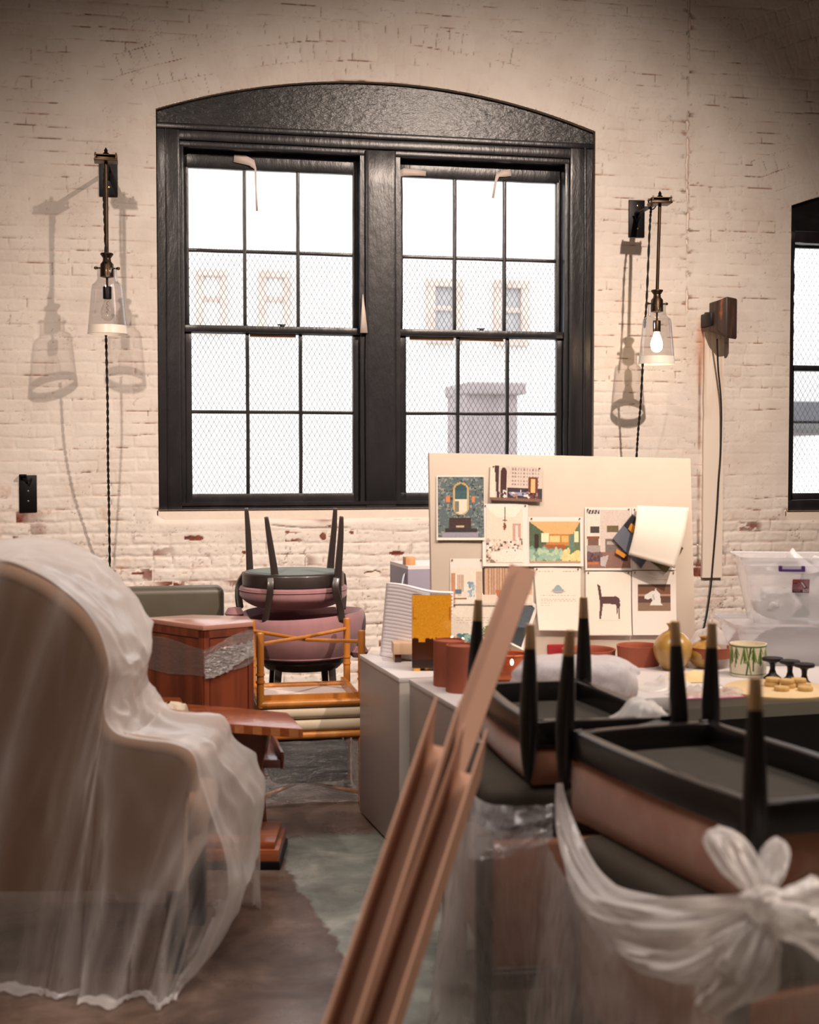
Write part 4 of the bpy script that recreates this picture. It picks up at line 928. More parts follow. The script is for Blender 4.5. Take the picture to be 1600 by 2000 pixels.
# crumpled yellow paper, zip bags, plastic bags: crumpled sheets
def crumple(name, c, sx, sy, h, m, label, cat, seed=0, nu=26, nv=20, rz=0, sc=14, group=None, shell=False):
    mb = MB(); c = Vector(c); R_ = Matrix.Rotation(rz, 3, 'Z')
    def f(u, v):
        x, y = (u - .5) * 2, (v - .5) * 2
        e = max(0, 1 - abs(x) ** 3) * max(0, 1 - abs(y) ** 3)
        n = mnoise.noise_vector(Vector((x * sx * sc, y * sy * sc, seed * 5.3))); n2 = mnoise.noise_vector(Vector((x * sx * sc * 2.6, y * sy * sc * 2.6, seed * 9.1)))
        z = h * e * (.62 + .55 * n.z + .28 * n2.z) + .002
        return c + R_ @ Vector((x * sx * (1 + .12 * n.x) + n.x * sx * .06, y * sy * (1 + .12 * n.y) + n.y * .05 * sy, max(.002, z)))
    mb.grid(f, nu, nv)
    if shell: mb.grid(lambda u, v: c + R_ @ Vector(((u - .5) * 2 * sx * .92, (v - .5) * 2 * sy * .92, .0015)), 4, 4)
    return single(mb, name, m, label, cat, group, recalc=False)
M_YPAP = pm('straw_paper', L(232, 206, 150), .7, var=.06, bump=.15)
crumple('tissue_paper', tz(1335, 1330), .085, .05, .055, M_YPAP, 'crumpled straw coloured tissue paper at the foot of the ochre vases', 'paper', 3)
F_CLR = film('clear_bag_film', .10, .8, (.92, .9, .88, 1), .12, 34, .9, .8)
F_MILK = film('milky_film', .45, .6, (.93, .91, .89, 1), .25, 16, .5, .4)
F_BUB = film('bubble_film', .88, .3, (.90, .88, .93, 1), .2, 120, 1.0, .5)
for (px, py, lab, sd) in ((1365, 1366, 'clear zip bag with a pink seal lying left of the foreground chair leg', 5), (1435, 1364, 'clear zip bag with a pink seal lying in the middle of the table edge', 6)):
    c0 = tz(px, py); bag = crumple('zip_bag', c0 + Vector((0, .06, 0)), .075, .06, .035, F_CLR, lab, 'bag', sd, sc=22, group='clear zip bags', rz=.07)
    MB().tube([c0 + Vector((-.075, -.005, .004)), c0 + Vector((.075, .004, .004))], .0022, 6).build('zip_seal', pm('pink_seal', L(226, 120, 176), .4, bump=0), bag)
    crumple('contents', c0 + Vector((0, .06, .001)), .055, .04, .022, pm('tan_scraps', L(190, 150, 128), .6, var=.3, vscale=60), None, None, sd + 3, sc=30); ob = bpy.context.scene.objects[-1] if False else None
# tie the contents to their bags
_bags = [o for o in COL.objects if o.name.startswith('zip_bag')]; _cs = [o for o in COL.objects if o.name.startswith('contents')]
for b_, c_ in zip(_bags, _cs): c_.location = c_.location - b_.location; c_.parent = b_
# bubble wrapped parcel and bags in front of it
bw0 = P(1118, 1345, 4.20); bw0.z = TZ; 
mb = MB(); rM = Matrix.Translation(tz(1125, 1372)) @ Matrix.Rotation(-PHI - .12, 4, 'Z')
def parcel(u, v):
    a = u * 2 * pi; x = (v - .5) * .40; e = 1 - abs(2 * v - 1) ** 6
    ca, sa = cos(a), sin(a); k = (abs(ca) ** 5 + abs(sa) ** 5) ** (-1 / 5)
    q = Vector((x, ca * k * .12 * (.35 + .65 * e), .076 + sa * k * .070 * (.3 + .7 * e)))
    n = mnoise.noise_vector(q * 22); return rM @ (q + n * .006 + Vector((n.x * .02 * (1 - e), 0, 0)))
mb.grid(parcel, 60, 56, True)
single(mb, 'wrapped_parcel', F_BUB, 'long flat parcel in white bubble wrap behind the upturned chair legs', 'parcel', origin=rM.translation)
MB_in = MB().box((-.18, -.09, .018), (.18, .09, .085), rM).bevel(.01); o = MB_in.build('parcel_contents', pm('parcel_tan', L(206, 180, 160), .6, var=.08), bpy.data.objects['wrapped_parcel'])
crumple('plastic_bag', tz(1222, 1392) + Vector((0, .02, 0)), .12, .07, .055, F_MILK, 'crumpled whitish plastic bag on the near edge of the table beside the parcel', 'bag', 8, sc=12, rz=-.2)
crumple('plastic_bag', tz(1300, 1345), .10, .05, .06, F_MILK, 'crumpled whitish plastic bag under the parcel, left of the ochre vases', 'bag', 9, sc=12, rz=.2)
# sheet of clear plastic heaped behind the mug
crumple('plastic_sheet', tz(1392, 1304) + Vector((0, .06, 0)), .10, .07, .20, F_MILK, 'heap of milky plastic sheeting between the vases and the plastic tubs', 'plastic sheet', 12, 34, 26, sc=7)
# planter painted with bamboo leaves
p = tz(1461, 1319); mg = empty('painted_planter', p, 'white cylindrical pot painted with green bamboo leaves, standing on the table', 'pot')
r, h = .0665, .118
MB().lathe([(0, 0), (r * .93, 0), (r * .96, .004), (r, h), (r - .005, h), (r - .008, .012), (0, .010)], p, 56).build('pot', pm('cream_glaze', L(240, 230, 204), .25, var=.03, bump=0, coat=.4), mg)
c = Canvas(300, 62, (240, 232, 206)); gr = [(96, 128, 52), (120, 150, 66), (54, 88, 40)]
g_ = np.random.default_rng(5)
for i in range(14):
    u0 = (i + .3 * g_.random()) / 14; n_ = 5
    for k in range(n_): c.line(u0, .06, u0 + (k - 2) * .014, .45 + .38 * g_.random() - .1 * abs(k - 2), .0042 + .0026 * g_.random(), gr[k % 3])
    if i % 3 == 0: c.line(u0 + .02, .95, u0 + .055, .05, .0070, gr[2]); c.line(u0 + .06, .95, u0 + .02, .05, .0060, gr[1])
c.rect(0, 0, 1, .05, (96, 118, 56)).rect(0, .93, 1, .97, (96, 118, 56))
c.mesh('painted_band', lambda u, v: p + Vector((cos(u * 2 * pi) * (r * .965 + .0006 + (1 - v) * r * .035), sin(u * 2 * pi) * (r * .965 + .0006 + (1 - v) * r * .035), .006 + (1 - v) * (h - .010))), mg, vcmat('glazed_ink', .25, .5))
# black spools
M_SPOOL = pm('black_matte', L(26, 22, 24), .45, bump=.05)
for (px, py, lab) in ((1509, 1325, 'leftmost of the three black spool shaped stands on the table'), (1543, 1331, 'middle one of the three black spool shaped stands'), (1571, 1338, 'rightmost of the three black spool shaped stands')):
    p = tz(px, py, TZ + .004); k = .95 if px < 1540 else .9
    pr = [(0, 0), (.034 * k, 0), (.030 * k, .006), (.014, .018), (.009, .035), (.010, .052), (.018, .060), (.038 * k, .064), (.040 * k, .069), (.038 * k, .075), (0, .076)]
    single(MB().lathe(pr, p, 36), 'black_spool', M_SPOOL, lab, 'stand', 'black spool shaped stands')
# cork board and cork discs
M_CORK = pm('cork', L(212, 176, 118), .8, var=.16, vscale=60, bump=.3, bscale=160)
p = tz(1548, 1362); p = p + Vector((0, .10, 0))
single(MB().lathe([(0, 0), (.175, 0), (.178, .004), (.178, .012), (.174, .015), (0, .015)], p, 64), 'round_board', pm('pale_wood_disc', L(232, 206, 160), .5, var=.05, vscale=6, bump=.02), 'round pale wooden board near the right hand table edge', 'board')
g_ = np.random.default_rng(8)
CK = [(1508, 1340, 0), (1510, 1340, 1), (1540, 1343, 0), (1537, 1343, 1), (1527, 1349, 0), (1573, 1349, 0), (1569, 1342, 0), (1560, 1341, 1)]
LB = ['cork disc at the bottom of the left pile on the round board', 'cork disc on top of the left pile on the round board', 'cork disc at the bottom of the middle pile on the round board', 'cork disc on top of the middle pile on the round board', 'single cork disc nearest the front left of the round board', 'single cork disc nearest the front right of the round board', 'cork disc at the bottom of the right pile on the round board', 'cork disc on top of the right pile on the round board']
for (px, py, k), lb in zip(CK, LB):
    q = tz(px, py, TZ + .015); q.z = TZ + .0152 + k * .0142
    single(MB().lathe([(0, 0), (.024, 0), (.0255, .003), (.0255, .011), (.024, .014), (0, .014)], q, 28), 'cork_disc', M_CORK, lb, 'disc', 'cork discs on the round board')
# plastic tubs
M_TUB = thinglass('tub_plastic', (.90, .89, .95, 1), 1.3, .12, haze=.46)
def tub(o, w, d, h, z, rz, label, lab=True, hnd=True, taper=.05):
    rM = Matrix.Translation(Vector((o.x, o.y, z))) @ Matrix.Rotation(rz, 4, 'Z')
    rt = empty('plastic_tub', rM.translation, label, 'storage tub', 'clear plastic storage tubs')
    mb = MB(); n = 6
    def ringp(k, zz, rr=.03):
        e = taper * (1 - k); pts = []
        for (cx, cy, a0) in ((w - e - rr, d - e - rr, 0), (e + rr, d - e - rr, pi / 2), (e + rr, e + rr, pi), (w - e - rr, e + rr, 3 * pi / 2)):
            for i in range(n + 1): a = a0 + i / n * pi / 2; pts.append(rM @ Vector((cx + rr * cos(a), cy + rr * sin(a), zz)))
        return pts
    zs_ = [(0, .0), (0.02, .005), (.5, h * .5), (.86, h * .86), (.87, h * .87), (1.08, h * .88), (1.1, h * .93), (1.1, h * .985), (1.22, h), (1.22, h * .96)]
    rings = [[mb.bm.verts.new(q) for q in ringp(k, zz)] for k, zz in zs_]
    mb.bm.faces.new(rings[0][::-1])
    for a, b in zip(rings, rings[1:]):
        for i in range(len(a)): mb.bm.faces.new((a[i], a[(i + 1) % len(a)], b[(i + 1) % len(a)], b[i]))
    mb.build('tub_wall', M_TUB, rt)
    if hnd:
        mp = pm('purple_handle', L(70, 40, 104), .4, bump=0)
        k = .84; e = taper * (1 - k) - .006
        hx = w * .26
        hm = MB(); hm.box((hx, e - .018, h * .80), (hx + .085, e + .006, h * .835), rM)
        for q in (hx - .004, hx + .079): hm.box((q, e - .016, h * .80), (q + .012, e + .004, h * .885), rM)
        hm.bevel(.003).build('handle', mp, rt)
    if lab:
        c = Canvas(64, 44, (118, 74, 92)); c.rect(.03, .05, .97, .95, (172, 122, 132)).rect(.03, .05, .42, .2, (210, 90, 84)).rect(.06, .26, .3, .32, (90, 50, 70)).script([.42, .5], (92, 52, 72), 3, .08, .34)
        c.poly([(.42, .2), (.6, .12), (.9, .62), (.72, .72)], (60, 46, 62)).poly([(.47, .22), (.58, .18), (.8, .58), (.72, .64)], (214, 200, 206)).rect(.03, .78, .62, .95, (78, 44, 62)).script([.84], (220, 206, 206), 4, .1, .5).rect(.66, .72, .95, .93, (226, 216, 214))
        for i in range(9): c.rect(.69 + i * .027, .76, .70 + i * .027 + .006, .9, (60, 50, 56))
        u0 = w * .36; e0 = taper * .30
        c.mesh('label', lambda u, v: rM @ Vector((u0 + u * .062, taper * (1 - (.72 - .2 * v)) - .0015, h * (.68 - .2 * v))), rt)
    return rt, rM
lo_o = P(1440, 1322, 4.98)
lt, lM = tub(Vector((lo_o.x, lo_o.y, 0)), .55, .34, .165, TZ, -PHI + .02, 'lower clear plastic tub standing on the table behind the black spools', False, False)
uo = P(1452, 1243, 4.95)
ut, uM = tub(Vector((uo.x, uo.y, 0)), .50, .32, .255, TZ + .166, -PHI - .10, 'upper clear plastic tub with a purple handle and a label, holding plastic bags')
def blob(name, c, rx, ry, rz_, m, label, cat, seed, amp=.25, n=26, ground=None, parent=None):
    mb = MB(); c = Vector(c)
    def f(u, v):
        a = u * 2 * pi; b = (v - .5) * pi * .998; d = Vector((cos(a) * cos(b), sin(a) * cos(b), sin(b)))
        k = 1 + amp * mnoise.noise(d * 1.7 + Vector((seed, 0, 0))) + amp * .5 * mnoise.noise(d * 5 + Vector((0, seed, 0))) + amp * .3 * (mnoise.noise(d * 12 + Vector((0, 0, seed))))
        return c + Vector((d.x * rx * k, d.y * ry * k, d.z * rz_ * k))
    mb.grid(f, n * 2, n, True)
    o = mb.build(name, m, parent); return tag(o, label, cat)
F_BAG = film('white_bag_film', .75, .3, (.90, .90, .91, 1), .2, 14, .6, .4)
F_TEAL = film('teal_bag_film', .7, .3, (.42, .52, .56, 1), .2, 14, .6, .4)
def inp(x, y, z): return uM @ Vector((x, y, z))
blob('plastic_bag', inp(.14, .11, .075), .085, .07, .062, F_BAG, 'white plastic bag bundled at the left inside the upper tub', 'bag', 2)
blob('plastic_bag', inp(.34, .15, .13), .11, .10, .115, F_BAG, 'large white plastic bag filling the right side of the upper tub', 'bag', 5)
blob('plastic_bag', inp(.235, .22, .055), .06, .05, .045, F_TEAL, 'blue grey plastic bag low in the middle of the upper tub', 'bag', 7)
# two peaks of plastic standing out of the tub
for (a, b, c_, lab) in ((.05, .21, .34, 'point of white plastic sticking out of the upper tub'),):
    mb = MB(); bpts = [inp(.10, .1, .20), inp(.20, .06, .19), inp(.30, .1, .2), inp(.42, .12, .21)]; tp = [inp(.14, .12, .225), inp(.19, .1, .285), inp(.27, .12, .24), inp(.40, .15, .255)]
    A_, B_ = crspline(bpts, 30), crspline(tp, 30)
    mb.grid(lambda u, v: A_[int(u * 30 + .5)].lerp(B_[int(u * 30 + .5)], v) + Vector((0, .03 * sin(v * 3 + u * 9), 0)), 30, 8)
    single(mb, 'plastic_wrap', F_BAG, lab, 'plastic wrap', recalc=False)
blob('plastic_bag', lM @ Vector((.30, .17, .075)), .20, .12, .06, F_BAG, 'flat white plastic bag inside the lower tub', 'bag', 9, .15)
# ------------------------------------------------------------------ far left group: bench, cabinet, small tables, stools, round chairs
M_LEATH = pm('olive_leather', L(84, 78, 66), .42, var=.12, vscale=5, bump=.25, bscale=120, bdist=.001)
M_MAHO = wood('mahogany', L(82, 38, 24), L(132, 66, 42), .8, .32, 2, .4)
M_MAHOX = wood('mahogany_flat', L(128, 64, 36), L(186, 104, 64), .8, .24, 0, .5)
M_MAHOB = wood('mahogany_edge_banded', L(104, 50, 28), L(196, 112, 66), .9, .3, 2, .4)
# bench
br = P(438, 1145, 6.3); bz = br.z
bn_ = empty('leather_bench', (br.x - .9, br.y, 0), 'olive grey leather bench with brass rails standing against the brick wall', 'bench')
x1 = br.x; x0 = x1 - 1.65; yb = br.y
MB().box((x0, yb - .02, .50), (x1, yb + .12, bz)).bevel(.035, 4).build('backrest', M_LEATH, bn_)
MB().box((x0, yb - .44, .36), (x1, yb - .01, .48)).bevel(.035, 4).build('seat', M_LEATH, bn_)
for z in (.53, .50 - .025, .34):
    MB().tube([(x0 + .02, yb - .06, z), (x1 + .0, yb - .06, z)], .010, 12).build('brass_rail', M_BRASS, bn_)
for x in (x0 + .08, x1 - .08):
    for y in (yb - .40, yb + .05): MB().tube([(x, y, .0), (x, y, .37 if y < yb else .55)], .012, 12).build('leg', M_BRASS, bn_)
# six-sided cabinet
zt = .79; hp = [onz(x, y, zt) for x, y in ((397, 1222), (495, 1214), (484, 1203), (376, 1200), (277, 1206))]
hc = empty('angled_cabinet', (hp[0].x, hp[0].y + .15, 0), 'tall mahogany cabinet with angled sides and a pale top, behind the covered wing chair', 'cabinet')
cen = sum(hp, Vector()) / 5; cen.z = 0
ins = lambda p, k: Vector((cen.x + (p.x - cen.x) * k, cen.y + (p.y - cen.y) * k, 0))
up3 = lambda q, z: [Vector((p.x, p.y, z)) for p in q]
MB().hexa(up3([ins(p, .98) for p in hp], .05), up3([ins(p, .98) for p in hp], zt - .02)).build('carcass', M_MAHO, hc, smooth=False)
MB().hexa(up3([ins(p, 1.0) for p in hp], zt - .02), up3([ins(p, 1.0) for p in hp], zt - .001)).bevel(.002).build('top_panel', pm('pale_mahogany_top', L(176, 128, 112), .28, var=.06, vscale=3, bump=0, coat=.5), hc)
MB().hexa(up3([ins(p, .93) for p in hp], 0), up3([ins(p, .93) for p in hp], .055)).build('plinth', M_IRON, hc, smooth=False)
def faceframe(a, b, name):     # raised stiles and a recessed door leaf on one face
    a, b = ins(a, .985), ins(b, .985); u = (b - a).normalized(); n = Vector((u.y, -u.x, 0)); w = (b - a).length
    if n.y > 0: n = -n
    mb = MB()
    for (s0, s1, z0, z1) in ((0, .022, .06, zt - .022), (w - .022, w, .06, zt - .022), (0, w, .06, .10), (0, w, zt - .05, zt - .022)):
        mb.prism([a + u * s0 + UP * z0, a + u * s1 + UP * z0, a + u * s1 + UP * z1, a + u * s0 + UP * z1], n * .006)
    mb.build(name, M_MAHO, hc, smooth=False)
    MB().prism([a + u * .026 + UP * .105, a + u * (w - .026) + UP * .105, a + u * (w - .026) + UP * (zt - .055), a + u * .026 + UP * (zt - .055)], n * .003).build('door', wood('mahogany_door', L(88, 40, 26), L(138, 68, 42), .5, .3, 2, .45), hc, smooth=False)
faceframe(hp[4], hp[0], 'door_frame'); faceframe(hp[0], hp[1], 'door_frame')
# stretch film band round the cabinet
F_STR = film('stretch_film', .03, .25, (.9, .88, .86, 1), .10, 20, 1.4, 1.6, (1, 1, 4), .3)
F_STRB = film('stretch_film_bunched', .05, .35, (.95, .93, .91, 1), .07, 20, 2.6, 5.0, (1, 1, 3.5), .3)
L_, Fv, Rv = [ins(p, 1.012) for p in (hp[4], hp[0], hp[1])]
mb = MB()
def bandf(u, v):
    p = L_.lerp(Fv, u * 2) if u < .5 else Fv.lerp(Rv, u * 2 - 1)
    zc = (.655 - .02 * u) if u < .5 else (.645 + .05 * (u - .5) * 2); hh = .062 + .01 * sin(u * 9)
    n = mnoise.noise(Vector((u * 30, v * 6, 1))); return Vector((p.x, p.y - .004 - .003 * abs(n), zc + (v - .5) * 2 * hh + n * .003))
mb.grid(bandf, 80, 14); sb = single(mb, 'stretch_film', F_STR, 'band of clear stretch film wound round the tall mahogany cabinet', 'stretch film', recalc=False, origin=(cen.x, hp[0].y, .60))
mb = MB(); mb.grid(lambda u, v: Vector((Fv.lerp(Rv, .02 + u * .97).x, Fv.lerp(Rv, u).y - .009 - .006 * abs(mnoise.noise(Vector((u * 12, v * 9, 4)))), .625 + .062 * u + (v - .5) * (.085 + .02 * sin(u * 5)) + .008 * mnoise.noise(Vector((u * 14, v * 5, 2))))), 60, 24)
mb.build('bunched_part', F_STRB, sb, recalc=False)
# table tops on tapered pedestals
def pedtable(poly, z, basec, label, th=.032):
    q = [onz(x, y, z) for x, y in poly]; c0 = sum(q, Vector()) / len(q)
    b = Vector((basec.x, basec.y, 0)); root = empty('pedestal_table', b, label, 'side table', 'mahogany side tables with edge banding')
    mb = MB(); mb.hexa([p - UP * th for p in q], q); mb.bevel(.0015).build('table_top', M_MAHOX, root)
    per = sum((q[(i + 1) % len(q)] - q[i]).length for i in range(len(q))); N_ = int(per / .017); cv = Canvas(N_, 3, (168, 92, 52))
    for i in range(0, N_, 4): cv.a[:, i:i + 2] = (206, 134, 82)
    cv.grain(14, 3); cum = [0]
    for i in range(len(q)): cum.append(cum[-1] + (q[(i + 1) % len(q)] - q[i]).length)
    def onper(u, v):
        s_ = min(u * per, per - 1e-5); i = max(k for k in range(len(q)) if cum[k] <= s_); p = q[i].lerp(q[(i + 1) % len(q)], (s_ - cum[i]) / (cum[i + 1] - cum[i]))
        o = p - c0; o.z = 0; return p + o.normalized() * .002 - UP * (.002 + v * (th - .004))
    cv.mesh('edge_banding', onper, root, vcmat('banding_ink', .3, .5))
    u, v = RGT, FWD; f = lambda a, d, zz: b + u * a + v * d + UP * zz
    for (w, d, z0, z1) in ((.17, .15, 0, .028), (.165, .145, .028, .07), (.15, .13, .07, .095)):
        MB().hexa([f(-w, -d, z0), f(w, -d, z0), f(w, d, z0), f(-w, d, z0)], [f(-w, -d, z1), f(w, -d, z1), f(w, d, z1), f(-w, d, z1)]).bevel(.003).build('base_step', M_IRON if z0 == 0 else M_MAHOX, root)
    w0, w1 = .055, .125
    MB().hexa([f(-w0, -.05, .095), f(w0, -.05, .095), f(w0, .05, .095), f(-w0, .05, .095)], [f(-w1, -.08, z - th), f(w1, -.08, z - th), f(w1, .08, z - th), f(-w1, .08, z - th)]).bevel(.003).build('pedestal', M_MAHO, root)
    return root
bc = onz(452, 1700) + FWD * .15
pedtable([(365, 1375), (470, 1383), (561, 1392), (592, 1424), (492, 1417), (381, 1409)], .515, bc, 'mahogany side table with a striped edge on a stepped pedestal, right of the wing chair')
q = onz(235, 1378, .515); pedtable([(230, 1360), (352, 1362), (369, 1395), (330, 1393), (215, 1388)], .515, Vector((q.x, q.y, 0)), 'second mahogany side table mostly hidden behind the plastic covered wing chair')
# small table with tapered legs
z_ = .36; q = [onz(x, y, z_) for x, y in ((492, 1484), (548, 1484), (528, 1442), (503, 1442))]
cc = sum(q, Vector()) / 4; sm = empty('low_tray_table', (cc.x, cc.y, 0), 'low mahogany table with a raised rim and tapered legs, half behind the pedestal table', 'side table')
MB().hexa([p - UP * .03 for p in q], q).bevel(.002).build('top', pm('mauve_polished_top', L(120, 78, 78), .25, var=.06, bump=0, coat=.5), sm)
mb = MB(); a, b_ = q[1], q[2]; mb.prism([a - UP * .034, b_ - UP * .034, b_ + UP * .028, a + UP * .028], RGT * .012); mb.bevel(.002).build('rim', M_MAHO, sm)
M_LEGW = wood('leg_mahogany', L(90, 42, 26), L(140, 70, 42), .8, .3, 2, .4)
for (fx, fy, tx, ty) in ((519, 1634, 498, 1492), (497, 1590, 490, 1480), (470, 1600, 476, 1488)):
    ft_ = onz(fx, fy); tp_ = P(tx, ty, (ft_ - CAMP).dot(FWD)); tp_.z = z_ - .03
    MB().tube([tp_, tp_.lerp(ft_, .3), ft_], [.022, .021, .009], 16).build('leg', M_LEGW, sm)
# bamboo-framed stools, one upside down on the other
M_BAM = pm('bamboo', L(186, 118, 48), .35, var=.16, vscale=9, bump=.05, coat=.3, c2=L(206, 144, 70), stretch=(1, 1, .3))
M_CUSH = pm('cream_fabric', L(206, 190, 164), .8, var=.05, bump=.2, bscale=300, bdist=.0008)
M_DUST = pm('white_underside_cloth', L(226, 212, 206), .8, var=.03, bump=.05)
def stool(parent_flip, label):
    r = empty('bamboo_stool', (0, 0, 0), label, 'stool', 'bamboo framed stools stacked seat to seat')
    W_, D_, zr, hh = .21, .215, .295, .0
    m = MB()
    for (x, y) in ((-W_, -D_), (W_, -D_), (W_, D_), (-W_, D_)):
        lm = MB().tube([(x, y, 0), (x, y, zr + .012)], .0155, 14)
        for z in (.17, .20): lm.tube([(x, y, z - .004), (x, y, z + .004)], .0185, 14)
        lm.lathe([(0, -.004), (.012, -.002), (.016, .004), (.0155, .008)], (x, y, 0), 14)
        lm.build('leg', M_BAM, r)
    for (a, b) in (((-W_, -D_), (W_, -D_)), ((W_, -D_), (W_, D_)), ((W_, D_), (-W_, D_)), ((-W_, D_), (-W_, -D_))):
        MB().tube([(a[0], a[1], zr), (b[0], b[1], zr)], .0165, 14).build('seat_rail', M_BAM, r)
        d = Vector((b[0] - a[0], b[1] - a[1], 0)).normalized(); n = Vector((-d.y, d.x, 0)) * .0
    MB().box((-W_ + .012, D_ - .03, zr - .035), (W_ - .012, D_ - .012, zr + .03)).build('inner_board', M_BAM, r); MB().box((W_ - .03, -D_ + .012, zr - .035), (W_ - .012, D_ - .012, zr + .03)).build('inner_board', M_BAM, r)
    for s in (1, -1): MB().tube([(-W_, -D_ * s, .045), (0, 0, .055 + .006 * s), (W_, D_ * s, .045)], .0085, 10).build('cross_stretcher', M_BAM, r)
    MB().box((-W_ + .01, -D_ + .01, zr + .002), (W_ - .01, D_ - .01, zr + .012)).build('underside_cloth', M_DUST, r)
    c = MB().box((-W_ - .012, -D_ - .012, zr + .014), (W_ + .012, D_ + .012, zr + .066)).bevel(.022, 4)
    c.jitter(.003, 9).build('cushion', M_CUSH, r)
    return r
pL, pR = P(508, 1300, 5.42), P(707, 1300, 5.50); mid = (pL + pR) / 2; ax = (pR - pL); angs = atan2(ax.y, ax.x)
ctr = Vector((mid.x, mid.y, 0)) + Vector((-sin(angs), cos(angs), 0)) * .215
s1 = stool(False, 'bamboo stool standing upright at the bottom of the pair, its legs wrapped in film'); s1.location = ctr; s1.rotation_euler = (0, 0, angs)
s2 = copy_tree(s1); s2['label'] = 'bamboo stool lying upside down on the other, its legs and crossed rods in the air'
s2.rotation_euler = (pi, 0, angs); s2.location = ctr + UP * (.361 * 2 + .0015)
# stretch film round the lower legs
mb = MB(); rMs = Matrix.Translation(ctr) @ Matrix.Rotation(angs, 4, 'Z')
def wrapf(u, v):
    k = u * 4; i = int(k) % 4; f = k - int(k); cs = [(-.232, -.237), (.232, -.237), (.232, .237), (-.232, .237)]
    a, b = Vector(cs[i] + (0,)), Vector(cs[(i + 1) % 4] + (0,)); p = a.lerp(b, f); inw = 1 - .07 * sin(f * pi) - .02 * mnoise.noise(Vector((u * 8, v * 14, 2)))
    return rMs @ Vector((p.x * inw, p.y * inw, .015 + v * .26 + .006 * mnoise.noise(Vector((u * 20, v * 8, 7)))))
mb.grid(wrapf, 120, 40, True)
single(mb, 'stretch_film', film('stretch_film_glossy', .02, .3, (.9, .88, .86, 1), .08, 16, 1.8, 2.4, (1, 1, 4), .3), 'clear stretch film wound round the legs of the lower bamboo stool', 'stretch film', recalc=False, origin=ctr)
_db = MB().box((-.17, -.15, .07), (.17, .17, .25), rMs).bevel(.05, 4); single(_db, 'under_stool_shade', pm('stool_shade_dark', L(28, 28, 36), .8, var=.1, bump=.2), 'dark block added inside the film to shade the space under the bamboo stools', 'filler')  # dark block added so the space under the stools reads as shade
# round pink chairs
M_PINK = pm('mauve_upholstery', L(150, 108, 112), .85, var=.06, vscale=10, bump=.3, bscale=300, bdist=.0008, sheen=.3, stretch=(3, 3, .6))
M_DKW = pm('dark_walnut', L(44, 34, 32), .4, var=.2, vscale=7, bump=.04, stretch=(1, 1, .2), coat=.2)
M_UND = pm('grey_green_underside', L(112, 120, 116), .7, var=.06, bump=.1)
cu = P(573, 1115, 6.22); zc = cu.z
uc = empty('round_chair', (cu.x, cu.y, zc - .62), 'upturned round chair with a mauve seat, its dark legs pointing up under the window', 'chair', 'round mauve chairs stacked by the wall')
R0 = .238
MB().lathe([(0, zc), (R0 - .012, zc), (R0 - .004, zc - .004), (R0, zc - .012), (R0, zc - .062), (R0 - .02, zc - .064), (0, zc - .064)], (cu.x, cu.y, 0), 64).build('seat_frame', M_DKW, uc)
MB().lathe([(0, zc + .001), (R0 - .02, zc + .001), (R0 - .02, zc - .002)], (cu.x, cu.y, 0), 64).build('underside', M_UND, uc)
sp = crspline([(R0 - .006, 0, -.064), (R0 + .010, 0, -.070), (R0 + .012, 0, -.085), (R0 + .006, 0, -.120), (R0 - .05, 0, -.158), (R0 - .13, 0, -.172), (0, 0, -.176)], 30)
cs = MB().lathe([(max(0, p.x), zc + p.z) for p in sp], (cu.x, cu.y, 0), 64).build('seat', M_PINK, uc)
MB().tube([Vector((cu.x + cos(a * pi / 32) * (R0 + .0125), cu.y + sin(a * pi / 32) * (R0 + .0125), zc - .082)) for a in range(65)], .0035, 8, False).build('piping', M_PINK, cs)
def rleg(px_t, py_t, px_b, dpt, off, name='leg'):
    tp = P(px_t, py_t, dpt); b = P(px_b, 1118, dpt); b.z = zc - .01
    tp2 = tp
    MB().tube(crspline([tp, tp.lerp(b, .35) + RGT * (off * .5), b, Vector((b.x, b.y, zc - .11))], 14), [.012 + .011 * min(1, i / 9) for i in range(15)], 4, up=(1, 1, 0), flat=1.0).bevel(.003).build(name, M_DKW, uc)
    return b
b1 = rleg(481, 992, 488, 6.36, .004); b2 = rleg(520, 1009, 537, 6.03, .0); b3 = rleg(655, 992, 645, 6.38, .004); b4 = rleg(667, 1008, 660, 6.05, .004)
# arm posts continuing down to the lower chair
for (pts, nm) in (([(528, 1130, 6.0), (528, 1150, 5.98), (524, 1180, 5.99), (518, 1214, 6.0)], 'arm_post'), ([(657, 1130, 6.02), (655, 1152, 6.0), (664, 1185, 6.02), (668, 1212, 6.02)], 'arm_post'), ([(480, 1120, 6.3), (468, 1140, 6.3), (466, 1165, 6.28), (469, 1188, 6.26)], 'arm_post'), ([(668, 1120, 6.36), (671, 1150, 6.36), (669, 1190, 6.34)], 'arm_post')):
    MB().tube(crspline([P(*p) for p in pts], 16), .021, 4, up=(1, 1, 0)).bevel(.003).build(nm, M_DKW, uc)
